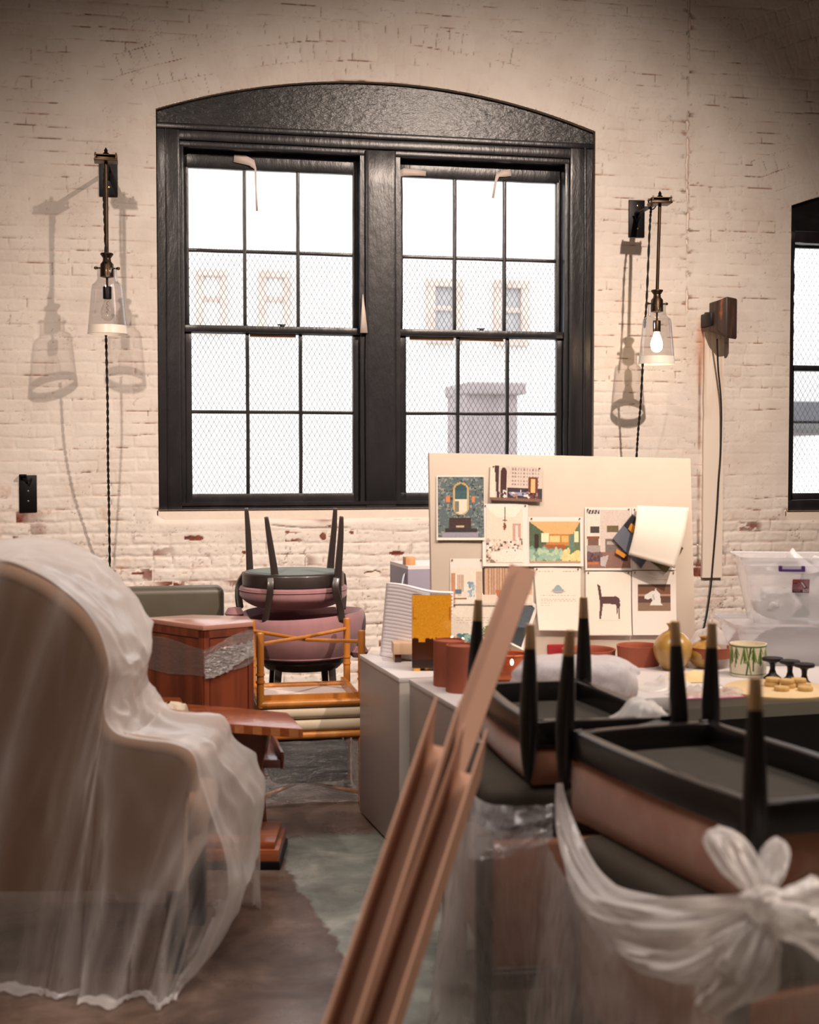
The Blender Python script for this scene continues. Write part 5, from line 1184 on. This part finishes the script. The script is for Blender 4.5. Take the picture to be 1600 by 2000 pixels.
# lower chair: tub with a curved upholstered back
lc = P(590, 1240, 6.22); lcx, lcy = lc.x, lc.y; zt_ = P(590, 1206, 6.0).z; zb_ = P(590, 1296, 5.95).z
lo_ = empty('round_chair', (lcx, lcy, 0), 'lower round chair with a curved mauve back, under the upturned one', 'chair', 'round mauve chairs stacked by the wall')
mb = MB(); H2 = zt_ - zb_
def tubf(u, v):
    a = -pi * .5 + (u - .5) * 2 * pi
    # outer skin (v<.5 going up), inner skin (v>.5 going down)
    ends = max(0, abs(u - .5) * 2 - .62) / .38
    ht = H2 * (1 - .04 * ends ** 2)
    k = v * 2 if v < .5 else 2 - v * 2
    bulge = .018 * sin(k * pi) - .05 * (1 - k) ** 2
    rr = .285 + bulge - (.045 if v >= .5 else 0) * min(1, (1 if v > .56 else (v - .5) / .06))
    if k > .93: rr -= .006
    return Vector((lcx + cos(a) * rr * 1.02, lcy + sin(a) * rr * .95, zb_ + k * ht + .012 * cos(u * 9) * k))
mb.grid(lambda u, v: tubf(u % 1.0, v), 72, 26, True); mb.build('backrest', M_PINK, lo_)
MB().lathe([(0, zb_ - .01), (.20, zb_ - .008), (.222, zb_ + .01), (.225, zb_ + .05), (.20, zb_ + .09), (.1, zb_ + .105), (0, zb_ + .108)], (lcx, lcy, 0), 48).build('seat', M_PINK, lo_)
MB().lathe([(0, zb_ - .06), (.17, zb_ - .058), (.21, zb_ - .02), (.205, zb_ - .005), (0, zb_ - .005)], (lcx, lcy, 0), 48).build('seat_frame', M_DKW, lo_)
MB().tube([tubf(i / 60, .02) - UP * .0 for i in range(61)], .004, 8).build('piping', M_PINK, lo_)
for s_, (ex, ey) in (('l', (458, 1198)), ('r', (701, 1272))):
    p = P(ex, ey, 6.15); MB().lathe([(0, -.03), (.03, -.026), (.045, 0), (.03, .026), (0, .03)], p, 20, sx=1.0).build('arm_end', M_PINK, lo_)
for a in (.8, 2.35, 3.9, 5.5): MB().tube([(lcx + cos(a) * .17, lcy + sin(a) * .17, zb_ - .03), (lcx + cos(a) * .22, lcy + sin(a) * .22, 0)], [.024, .012], 4, up=(1, 1, 0)).bevel(.003).build('leg', M_DKW, lo_)
# ------------------------------------------------------------------ wing chair in the left foreground
M_TAN = pm('tan_upholstery', L(158, 124, 96), .85, var=.06, vscale=6, bump=.2, bscale=250, bdist=.001, sheen=.2)
DC = 3.66
wc0 = P(120, 1900, DC); wc0.z = 0
wch = empty('wing_chair', wc0, 'high backed tan wing chair under a loose clear plastic sheet in the left foreground', 'armchair')
prof = [(-150, 1128), (-100, 1118), (-40, 1118), (20, 1130), (80, 1158), (130, 1196), (168, 1238), (188, 1280), (194, 1312), (190, 1345), (184, 1385), (188, 1420), (210, 1447), (262, 1460), (328, 1470), (358, 1486), (366, 1515), (362, 1600), (356, 1740)]
sp_ = crspline([P(x, y, DC) for x, y in prof], 70)
botz = P(0, 1742, DC).z
def wingpanel(dd, nm):
    mb = MB(); pts = [p + FWD * dd for p in sp_] ; base = [Vector((p.x, p.y, botz)) for p in pts]
    n = len(pts); cx = P(60, 1600, DC) + FWD * dd
    front = [mb.bm.verts.new(p - FWD * .0) for p in pts]; back = [mb.bm.verts.new(p + FWD * .055) for p in pts]
    fb = [mb.bm.verts.new(Vector((P(-150, 1742, DC) + FWD * dd)))]; bb = [mb.bm.verts.new(Vector((P(-150, 1742, DC) + FWD * (dd + .055))))]
    mb.bm.faces.new(front + fb); mb.bm.faces.new((back + bb)[::-1])
    loop = front + fb; lb = back + bb
    for i in range(len(loop)): j = (i + 1) % len(loop); mb.bm.faces.new((loop[i], lb[i], lb[j], loop[j]))
    o = mb.build(nm, M_TAN, wch, ang=35)
    MB().tube([p + FWD * .028 for p in pts[:-6]], [.030] * (len(pts) - 6), 12).build('rolled_edge', M_TAN, o)
    return o
wingpanel(0, 'wing_panel'); wingpanel(.40, 'wing_panel')
def cbox(lo, hi, name, m, bev=.02, par=None):
    """box given as (px-based x in metres right of wc0, depth beyond DC, z)"""
    o = Vector((wc0.x, wc0.y, 0)); q = lambda a, d, z: o + RGT * a + FWD * d + UP * z
    mb = MB().hexa([q(lo[0], lo[1], lo[2]), q(hi[0], lo[1], lo[2]), q(hi[0], hi[1], lo[2]), q(lo[0], hi[1], lo[2])], [q(lo[0], lo[1], hi[2]), q(hi[0], lo[1], hi[2]), q(hi[0], hi[1], hi[2]), q(lo[0], hi[1], hi[2])])
    return mb.bevel(bev, 3).build(name, m, par if par is not None else wch)
cbox((-.39, .02, .25), (-.25, .44, 1.10), 'backrest', M_TAN, .04)
cbox((-.30, .04, .25), (.345, .42, .36), 'seat_base', M_TAN, .01)
cbox((-.26, .065, .362), (.39, .395, .47), 'seat_cushion', M_TAN, .035)
for (a, d) in ((.29, .01), (.29, .39), (-.38, .01), (-.38, .39)): cbox((a, d, 0), (a + .05, d + .05, .27), 'leg', M_BLKWOOD, .004)
F_DUST = film('dust_cover_film', .09, .55, (.96, .93, .92, 1), .22, 8, .5, .6, (1, 1, .6), .45, thick='top_light_gathers')
# the dust sheet: hangs from a ridge that follows the wing and arm, spans to the far wing and falls behind
ridge = [(-150, 1098), (-100, 1092), (-40, 1092), (20, 1104), (84, 1134), (138, 1174), (178, 1222), (200, 1276), (206, 1316), (201, 1350), (196, 1385), (203, 1416), (226, 1438), (270, 1448), (330, 1456), (368, 1476), (384, 1530), (404, 1590), (428, 1660), (440, 1730), (430, 1800), (398, 1880), (352, 1925)]
foot = [(-190, 1905), (-150, 1905), (-110, 1905), (-70, 1908), (-25, 1905), (15, 1910), (50, 1915), (80, 1915), (110, 1918), (135, 1920), (158, 1922), (180, 1925), (205, 1925), (235, 1928), (265, 1930), (290, 1932), (310, 1934), (325, 1934), (338, 1932), (346, 1930), (350, 1928), (352, 1927), (352, 1926)]
RG = [p + (UP * .45 + RGT * .75) * .020 * min(1, p.z * 3) for p in crspline([P(x, y, DC - .02) for x, y in ridge], 180)]; FT = crspline([onz(x, y) for x, y in foot], 180)
def creas(p, k, sd): return .5 - abs(mnoise.noise(p * k + Vector((sd, sd * 2.3, sd * .7)))) * 1.6
def sheetf(u, w):
    i = min(180, int(u * 180 + .5)); r = RG[i]; f_ = FT[i]; f_ = Vector((f_.x, f_.y, .004)); h0 = max(0, r.z - f_.z)
    if w <= .46:                       # near curtain, from the floor up
        v = 1 - w / .46; k = v
        if v > .93: base = r.lerp(f_, 1.0); t2 = (v - .93) / .07
        else: base = r.lerp(f_, v / .93); t2 = 0
        q = Vector((u * 9 + .35 * sin(v * 2.2), v * 1.0, 4.2)); fold = creas(q, 1.0, 1) * .9 + creas(q, 2.1, 3) * .32 + .10 * mnoise.noise(q * 5)
        amp = (.006 + .085 * min(1, k * 1.15) ** 1.1) * min(1, h0 * 2 + .1)
        p = base - FWD * (.022 + amp * fold + .04 * k) + RGT * (.03 * k * mnoise.noise(q * 1.7))
        if t2: p = p - FWD * (.05 * t2 * (1 + .7 * mnoise.noise(q * .8))) + UP * .012 * sin(t2 * pi)
        p.z = max(p.z, .004 + .006 * (mnoise.noise(q * 9) + 1)); return p
    if w <= .76:                       # across to the far side
        v = (w - .46) / .30; base = r + FWD * (.47 * v) + RGT * (.060 * v * float(smooth(.70, .74, u) * (1 - smooth(.78, .86, u)))) - UP * (.03 * v * float(smooth(.5, .58, u)) * (r.z > .2)); sag = .05 * sin(v * pi) * (1 if u < .55 else .6)
        q = Vector((u * 9, v * 2.6, 7.7)); p = base - UP * sag + (UP * .6 + RGT * .8) * (.022 * min(1, v * 3) + (.030 * creas(q, .8, 2) + .014 * creas(q, 1.9, 5) + .003 * creas(q, 5, 8)) * min(1, v * 5) * (1 if r.z > .1 else .3))
        p.z = max(p.z, .006); return p
    v = (w - .76) / .24; b = r + FWD * .47 + RGT * (.060 * float(smooth(.70, .74, u) * (1 - smooth(.78, .86, u)))) - UP * (.03 * float(smooth(.5, .58, u)) * (r.z > .2)); q = Vector((u * 12, v, 9.9))
    p = b + FWD * (.02 + .10 * v * (1 + creas(q, 1, 4))); p.z = b.z * (1 - v) + .006 * v; return p
mb = MB(); mb.grid(sheetf, 180, 150)
dso = mb.build('plastic_dust_sheet', F_DUST, recalc=False, origin=wc0)
_w = np.tile(np.arange(151) / 150, 181); _u = np.repeat(np.arange(181) / 180, 151)       # extra milkiness puts the bright light on the top into the film
_l = smooth(.44, .50, _w) * smooth(.80, .74, _w) * (.50 - .26 * smooth(.62, .75, _u)) + .10 * smooth(.10, .0, _w)
_f = np.array([0 if b_ > .46 else max(0, creas(Vector((a_ * 9 + .35 * sin((1 - b_ / .46) * 2.2), (1 - b_ / .46), 4.2)), 1.0, 1) + .15) ** 2 + .5 * max(0, creas(Vector((a_ * 9, (1 - b_ / .46), 4.2)), 2.1, 3)) ** 2 for a_, b_ in zip(_u, _w)])
_l = _l + _f * .70                                                         # gathers lie fold on fold
dso.data.attributes.new('top_light_gathers', 'FLOAT', 'POINT').data.foreach_set('value', _l.astype(np.float32))
tag(dso, 'large clear plastic dust sheet draped over the wing chair and trailing on the floor', 'plastic sheet')
# ------------------------------------------------------------------ patterned wrapped cushion between the chair and the tables
F_SHEET = film('dust_sheet_film', .24, .62, (.93, .90, .88, 1), .22, 9, .55, .5, (1, 1, 1), .45)
F_SHEETW = film('bundled_dust_sheet', .36, .62, (.93, .90, .88, 1), .25, 12, .7, .5, (1, 1, 1), .4)
cw = P(328, 1402, 4.50); cw.z = .305
def soft_box(name, c, a_, b_, c_, m, label, cat, k=.35):
    mb = MB(); pw_ = lambda v: math.copysign(abs(v) ** k, v)
    def f(u, v):
        th, ph = u * 2 * pi, (v - .5) * pi * .999; d = Vector((pw_(cos(th)) * pw_(cos(ph)), pw_(sin(th)) * pw_(cos(ph)), pw_(sin(ph))))
        n = mnoise.noise(d * 3); return c + RGT * d.x * a_ * (1 + .05 * n) + FWD * d.y * b_ + UP * d.z * c_ * (1 + .06 * n)
    mb.grid(f, 48, 28, True); return tag(mb.build(name, m), label, cat)
cq = soft_box('wrapped_bundle', cw, .070, .08, .300, pm('taped_cream_wrap', L(214, 196, 172), .5, var=.22, vscale=26, bump=.4, bscale=30, bdist=.006, c2=L(150, 116, 84), stretch=(1, 1, 2)), 'cream bundle wrapped in plastic and brown tape between the wing chair and the side tables', 'bundle')
# ------------------------------------------------------------------ cardboard edge strips leaning up in the middle foreground
M_CARD = pm('brown_cardboard', L(176, 134, 110), .75, var=.07, vscale=5, bump=.12, bscale=60, stretch=(1, 1, .3))
def channel(top, bot_, w, dp, label, open_front, th=.004, shift=(0, 0), turn=.06):
    T, B = Vector(top), Vector(bot_); t_ = (T - B).normalized()
    B = T + t_ * (-(T.z) / t_.z) * 1.0 if t_.z else B       # run on to the floor
    B = T - t_ * (T.z / t_.z)
    wd = (RGT - t_ * RGT.dot(t_)).normalized(); nn = wd.cross(t_).normalized()
    if nn.dot(FWD) > 0: nn = -nn                                  # nn towards the camera
    wd, nn = wd * cos(turn) - nn * sin(turn), nn * cos(turn) + wd * sin(turn)
    sec = [(-w / 2, -dp / 2), (-w / 2, dp / 2), (-w / 2 + th, dp / 2), (-w / 2 + th, -dp / 2 + th), (w / 2 - th, -dp / 2 + th), (w / 2 - th, dp / 2), (w / 2, dp / 2), (w / 2, -dp / 2)]
    if not open_front: sec = [(a, -b) for a, b in sec]
    f = lambda o: [o + wd * (a + shift[0]) + nn * (b + shift[1]) for a, b in sec]
    mb = MB(); lo_r = f(B + t_ * .02); hi_r = f(T)
    va = [mb.bm.verts.new(p) for p in lo_r]; vb = [mb.bm.verts.new(p) for p in hi_r]; n = 8
    for i in range(n): mb.bm.faces.new((va[i], va[(i + 1) % n], vb[(i + 1) % n], vb[i]))
    for v in (va, vb): mb.bm.faces.new([v[0], v[1], v[2], v[3]]); mb.bm.faces.new([v[0], v[3], v[4], v[7]]); mb.bm.faces.new([v[4], v[5], v[6], v[7]])
    o = mb.build('cardboard_strip', M_CARD, smooth=False, origin=B); return tag(o, label, 'cardboard strip', 'leaning cardboard edge strips')
channel(P(1029, 1120, 3.18), P(800, 1760, 2.72), .040, .05, 'longest flat faced cardboard strip, standing highest of the leaning bundle', False)
channel(P(1004, 1113, 3.20), P(774, 1750, 2.74), .024, .045, 'narrow long cardboard strip at the left edge of the tall one', False)
channel(P(870, 1414, 2.72), P(708, 1906, 2.24), .052, .15, 'shorter open cardboard channel, left one of the two low ones', True)
channel(P(922, 1467, 2.74), P(762, 1950, 2.27), .052, .15, 'shorter open cardboard channel, right one of the two low ones', True)

# ------------------------------------------------------------------ upturned lounge chairs on top of wrapped ones (right foreground)
M_SUEDE = pm('brown_suede', L(176, 118, 90), .9, var=.14, vscale=9, bump=.25, bscale=30, bdist=.003, sheen=.5, c2=L(190, 142, 118))
M_WEB = pm('dark_underside_cloth', L(46, 42, 35), .85, var=.12, bump=.2)
def inv_chair(tips, label, zt=1.03, zr=.785, zs=.72, zb=.622):
    c = sum(tips, Vector()) / 4; root = empty('lounge_chair', (c.x, c.y, zb), label, 'chair', 'brown suede lounge chairs stacked upside down')
    g = lambda i, k, z: Vector((c.x + (tips[i].x - c.x) * k, c.y + (tips[i].y - c.y) * k, z))
    # seat frame: four rails
    for i in range(4):
        a, b = g(i, .97, zr), g((i + 1) % 4, .97, zr); ai, bi = g(i, .86, zr), g((i + 1) % 4, .86, zr)
        # keep the rail 3.2 cm thick whatever the plan
        d = (b - a).normalized(); n = Vector((-d.y, d.x, 0)); n = n if n.dot(c - a) > 0 else -n
        m = (a + b) / 2 - n * .012
        mb = MB(); P0 = crspline([a, m, b], 8); P1 = [q + n * .032 for q in P0]
        rows = []
        for q0, q1 in zip(P0, P1): rows.append([mb.bm.verts.new(v) for v in (q0, q1, q1 - UP * (zr - zs), q0 - UP * (zr - zs))])
        for r0, r1 in zip(rows, rows[1:]):
            for k in range(4): mb.bm.faces.new((r0[k], r0[(k + 1) % 4], r1[(k + 1) % 4], r1[k]))
        mb.bm.faces.new(rows[0]); mb.bm.faces.new(rows[-1][::-1])
        mb.bevel(.004).build('seat_rail', M_BLKWOOD, root)
    MB().hexa([g(i, .92, zs + .002) for i in range(4)], [g(i, .92, zs + .008) for i in range(4)]).build('underside', M_WEB, root)
    mb = MB(); N = 12
    def ringpt(i, s, z, out):
        a, b = g(i, .955, z), g((i + 1) % 4, .955, z); p = a.lerp(b, s); d = (b - a).normalized(); n = Vector((d.y, -d.x, 0)); n = n if n.dot(p - Vector((c.x, c.y, z))) > 0 else -n
        return p + n * (out + .006 * sin(s * pi))
    rings = []
    for k in range(9):
        f = k / 8; z = zs - .001 + (zb - zs) * f; out = .006 * sin(f * pi) - (.010 * max(0, f - .85) / .15) - (.006 * max(0, .1 - f) / .1)
        rings.append([mb.bm.verts.new(ringpt(i, j / N, z, out)) for i in range(4) for j in range(N)])
    for r0, r1 in zip(rings, rings[1:]):
        for i in range(4 * N): mb.bm.faces.new((r0[i], r0[(i + 1) % (4 * N)], r1[(i + 1) % (4 * N)], r1[i]))
    mb.bm.faces.new(rings[-1]); mb.bm.faces.new(rings[0][::-1]); mb.build('seat', M_SUEDE, root, ang=60)
    for i in range(4):
        t_ = tips[i]; dirn = Vector((t_.x - c.x, t_.y - c.y, 0)).normalized()
        ax = Vector((t_.x, t_.y, 0)) + dirn * .004
        zsq = [zt - .060, .93, .84, .79, .74, .68, .635]
        rr = [.0145, .0175, .0225, .0240, .0225, .0165, .0075]
        mb = MB().tube([ax - dirn * (.014 * (z - .79) / .24 if z > .79 else 0) + UP * z for z in zsq], rr, 20)
        lg = mb.build('leg', M_BLKWOOD, root)
        MB().tube([ax - dirn * .0105 + UP * (zt - .061), ax - dirn * .014 + UP * (zt - .003), ax - dirn * .014 + UP * zt], [.0150, .0118, .0105], 20).build('brass_tip', M_FERR, lg)
    return root
def tips(*a): return [Vector((p.x, p.y, 1.03)) for p in a]
A, B_, C_ = P(1477, 1325, 2.50), P(1107, 1228, 3.20), P(1390, 1215, 3.34); D_ = A + (C_ - B_)
inv_chair(tips(A, B_, C_, D_), 'nearest upturned brown suede lounge chair with thick black legs, at the right edge', zb=.572)
A2, B2, C2, D2 = P(1034, 1220, 3.30), P(930, 1170, 3.88), P(1141, 1165, 3.95), P(1325, 1215, 3.36)
inv_chair(tips(A2, B2, C2, D2), 'farther upturned brown suede lounge chair, beside the cardboard strips')
# the upright chairs underneath, wrapped in film
M_DKSEAT = pm('gap_shade_seat', L(58, 50, 40), .8, var=.2, bump=.2)  # dark colour stands in for the shaded gap below the suede
def low_chair(o, ang_, w, d, ztop, label):
    o = Vector((o.x, o.y, 0)); ca, sa = cos(ang_), sin(ang_); u = RGT * ca + FWD * sa; v = -RGT * sa + FWD * ca
    root = empty('lounge_chair', o + u * w / 2 + v * d / 2, label, 'chair', 'wrapped upright lounge chairs')
    q = lambda a, b, z: o + u * a + v * b + UP * z
    def bx_(a0, b0, z0, a1, b1, z1, nm, m, bev): return MB().hexa([q(a0, b0, z0), q(a1, b0, z0), q(a1, b1, z0), q(a0, b1, z0)], [q(a0, b0, z1), q(a1, b0, z1), q(a1, b1, z1), q(a0, b1, z1)]).bevel(bev, 3).build(nm, m, root)
    bx_(.03, .015, .16, w - .03, d - .015, ztop - .13, 'seat_body', M_SUEDE, .02); bx_(.02, .02, ztop - .128, w - .02, d - .02, ztop - .002, 'seat_cushion', M_DKSEAT, .03)
    for a in (0, w - .04):
        for b in (0, d - .04): bx_(a, b, 0, a + .04, b + .04, ztop - .12, 'leg', M_BLKWOOD, .004)
    bx_(.04, .004, .11, w - .04, .03, .155, 'stretcher', M_BLKWOOD, .003)
    return q
q2 = low_chair(P(932, 1700, 3.27), radians(7), .54, .60, .62, 'wrapped brown chair at the bottom of the farther stack, dark leg showing through plastic')
q1 = low_chair(P(1432, 1800, 2.42), radians(20), .60, .70, .57, 'wrapped brown chair at the bottom of the nearest stack, behind the knotted plastic')

# plastic round the lower chairs: hanging sheet
rim = [(925, 1480, 4.0), (918, 1520, 3.6), (914, 1570, 3.32), (925, 1600, 3.16), (990, 1612, 3.10), (1060, 1606, 3.06), (1098, 1652, 3.0), (1130, 1705, 2.88), (1170, 1752, 2.76), (1240, 1790, 2.62), (1330, 1800, 2.48), (1420, 1795, 2.36), (1490, 1785, 2.28), (1570, 1785, 2.27), (1680, 1790, 2.30), (1850, 1790, 2.42)]
RS = crspline([P(*r) for r in rim], 260); NR = len(RS) - 1
def outw(i):
    t_ = RS[min(i + 2, NR)] - RS[max(i - 2, 0)]; n = Vector((t_.y, -t_.x, 0)).normalized(); return n if n.dot(FWD) < 0 or n.dot(RGT) < -.3 else -n
OUT = [outw(i) for i in range(NR + 1)]
for _ in range(30): OUT = [OUT[0]] + [((OUT[i - 1] + OUT[i] + OUT[i + 1]) / 3).normalized() for i in range(1, NR)] + [OUT[-1]]
def hang(u, v):
    i = min(NR, int(u * NR + .5)); p = RS[i]; z = p.z * (1 - v) + .006 * v
    s = u * 15 + .5 * sin(v * 3 + u * 5); fold = mnoise.noise(Vector((s * .8, v * .9, 3.1))) + .5 * (.5 - abs(mnoise.noise(Vector((s * 2.3, v * 1.5, 8.2))))) + .16 * (.5 - abs(mnoise.noise(Vector((s * 5.6, v * 2.2, 1.2)))))
    flare = .02 + .07 * v ** 1.3
    fine = .004 * mnoise.noise(Vector((s * 6, v * 9, 5)))
    q = p + OUT[i] * (.02 + flare * .6 + fold * (.006 + .05 * v) + fine)
    return Vector((q.x, q.y, z + .012 * mnoise.noise(Vector((s * .5, 0, 9))) * (1 - v)))
mb = MB(); mb.grid(hang, 340, 46)
shr = single(mb, 'plastic_sheet', F_SHEET, 'long clear plastic sheet hanging round the lower chairs in the right foreground', 'plastic sheet', recalc=False, origin=(q1(.3, .2, 0)))
# gathered rope of plastic, the knot and its two ears
def gathered(pts, radii, name, m, parent, ridges=9, seed=0, n=44, flat=.8, seg=90):
    sp = crspline([P(*p) for p in pts], seg); mb = MB(); rs_ = crspline([Vector((r, 0, 0)) for r in radii], seg)
    prev = None; rings = []
    for i, p in enumerate(sp):
        t_ = (sp[min(i + 1, seg)] - sp[max(i - 1, 0)]).normalized(); a = Vector((0, 0, 1)) if prev is None else prev
        a = (a - t_ * a.dot(t_)).normalized(); prev = a; b = t_.cross(a); ring = []
        for k in range(n):
            th = 2 * pi * k / n; w_ = mnoise.noise(Vector((cos(th) * ridges * .35, sin(th) * ridges * .35, i * .035 + seed * 5))) + .5 * mnoise.noise(Vector((cos(th) * ridges, sin(th) * ridges, i * .05 + seed)))
            r_ = max(.003, rs_[i].x) * (1 + .55 * w_); ring.append(mb.bm.verts.new(p + a * cos(th) * r_ * flat + b * sin(th) * r_))
        rings.append(ring)
    for r0, r1 in zip(rings, rings[1:]):
        for k in range(n): mb.bm.faces.new((r0[k], r0[(k + 1) % n], r1[(k + 1) % n], r1[k]))
    return mb.build(name, m, parent)
gathered([(1093, 1530, 3.08), (1098, 1580, 3.06), (1112, 1640, 3.0), (1145, 1710, 2.9), (1200, 1770, 2.74), (1300, 1800, 2.55), (1400, 1800, 2.38), (1490, 1772, 2.26)], [.006, .016, .024, .032, .045, .055, .045, .026], 'gathered_edge', F_SHEETW, shr, seed=1)
gathered([(1490, 1772, 2.26), (1540, 1780, 2.24), (1620, 1800, 2.24), (1760, 1800, 2.3)], [.026, .05, .075, .08], 'gathered_edge', F_SHEETW, shr, seed=2)
gathered([(1130, 1760, 2.86), (1230, 1850, 2.62), (1350, 1875, 2.42), (1440, 1840, 2.30), (1490, 1790, 2.25)], [.008, .035, .05, .045, .02], 'gathered_edge', F_SHEETW, shr, seed=3)
gathered([(1490, 1790, 2.25), (1470, 1850, 2.24), (1440, 1900, 2.26), (1380, 1960, 2.3)], [.02, .045, .05, .03], 'gathered_edge', F_SHEETW, shr, seed=4)
def ear(base, tip, w, seed, bend=.03):
    Bp, Tp = P(*base), P(*tip); ax = Tp - Bp; mb = MB(); sd = RGT
    def f(u, v):
        wd = w * (sin(min(1, v * 1.06) * pi * .62 + .22) ** 1.0) * (1 if v < .8 else sqrt(max(0, 1 - ((v - .8) / .2) ** 2)) * .98 + .02) * (.35 + .65 * min(1, v * 2.2))
        a = (u - .5) * 2; n = mnoise.noise(Vector((u * 7, v * 2.5, seed)))
        return Bp + ax * v + sd * a * wd - FWD * (bend * (1 - a * a) * sin(v * pi) + .014 * n + .006 * mnoise.noise(Vector((u * 22, v * 4, seed))))
    mb.grid(f, 26, 26); mb.grid(lambda u, v: f(u, v) + FWD * (.012 + .05 * sin(v * pi) * (1 - (2 * u - 1) ** 2)), 20, 20); return mb.build('knot_ear', F_SHEETW, shr, recalc=False)
ear((1488, 1775, 2.27), (1405, 1618, 2.36), .042, 2.3); ear((1492, 1770, 2.27), (1522, 1640, 2.36), .026, 5.1)
kn = blob('knot', P(1488, 1765, 2.24), .034, .03, .026, F_SHEETW, None, None, 3, .35, 18); kn.location -= shr.location; kn.parent = shr
# upper loose flap of film beneath the farther chair and a bag tail on the floor
mb = MB()
f0, f1 = [P(925, 1470, 3.75), P(918, 1520, 3.45), P(935, 1560, 3.28), P(1000, 1575, 3.16), P(1080, 1570, 3.12)], [P(905, 1640, 3.6), P(912, 1672, 3.22), P(935, 1678, 3.12), P(1000, 1672, 3.09), P(1080, 1640, 3.06)]
F0, F1 = crspline(f0, 60), crspline(f1, 60)
mb.grid(lambda u, v: F0[int(u * 60 + .5)].lerp(F1[int(u * 60 + .5)], v) - FWD * (.015 * mnoise.noise(Vector((u * 9, v * 4, 2))) + .008 * mnoise.noise(Vector((u * 24, v * 9, 5)))), 60, 24)
mb.build('loose_flap', film('crinkly_flap', .18, .8, (.86, .85, .90, 1), .1, 20, 1.1, 1.0), shr, recalc=False)
tb_ = onz(880, 1926); mb = MB(); tp_ = P(900, 1745, 3.42)
def tail(u, v):
    a = u * 2 * pi; r_ = (.006 + .044 * v ** .8) * (1 + .35 * mnoise.noise(Vector((cos(a) * 2, sin(a) * 2, v * 2))) + .15 * mnoise.noise(Vector((cos(a) * 6, sin(a) * 6, v * 5)))) * (1 if v < .9 else 1 - (v - .9) * 5)
    p = tp_.lerp(tb_ + UP * .01, v); return Vector((p.x + cos(a) * r_, p.y + sin(a) * r_ * .7, max(.004, p.z)))
mb.grid(tail, 40, 40, True); mb.build('trailing_corner', film('tail_film', .5, .6, (.9, .89, .92, 1), .12, 16, 1.1, .8), shr, recalc=False)
# wad of plastic lying on the farther chair's underside
c_ = P(1262, 1420, 3.42); c_.z = .762
crumple('plastic_wad', c_, .075, .07, .075, F_MILK, 'rounded wad of plastic lying in the underside of the farther upturned chair', 'plastic wad', 21, sc=13)
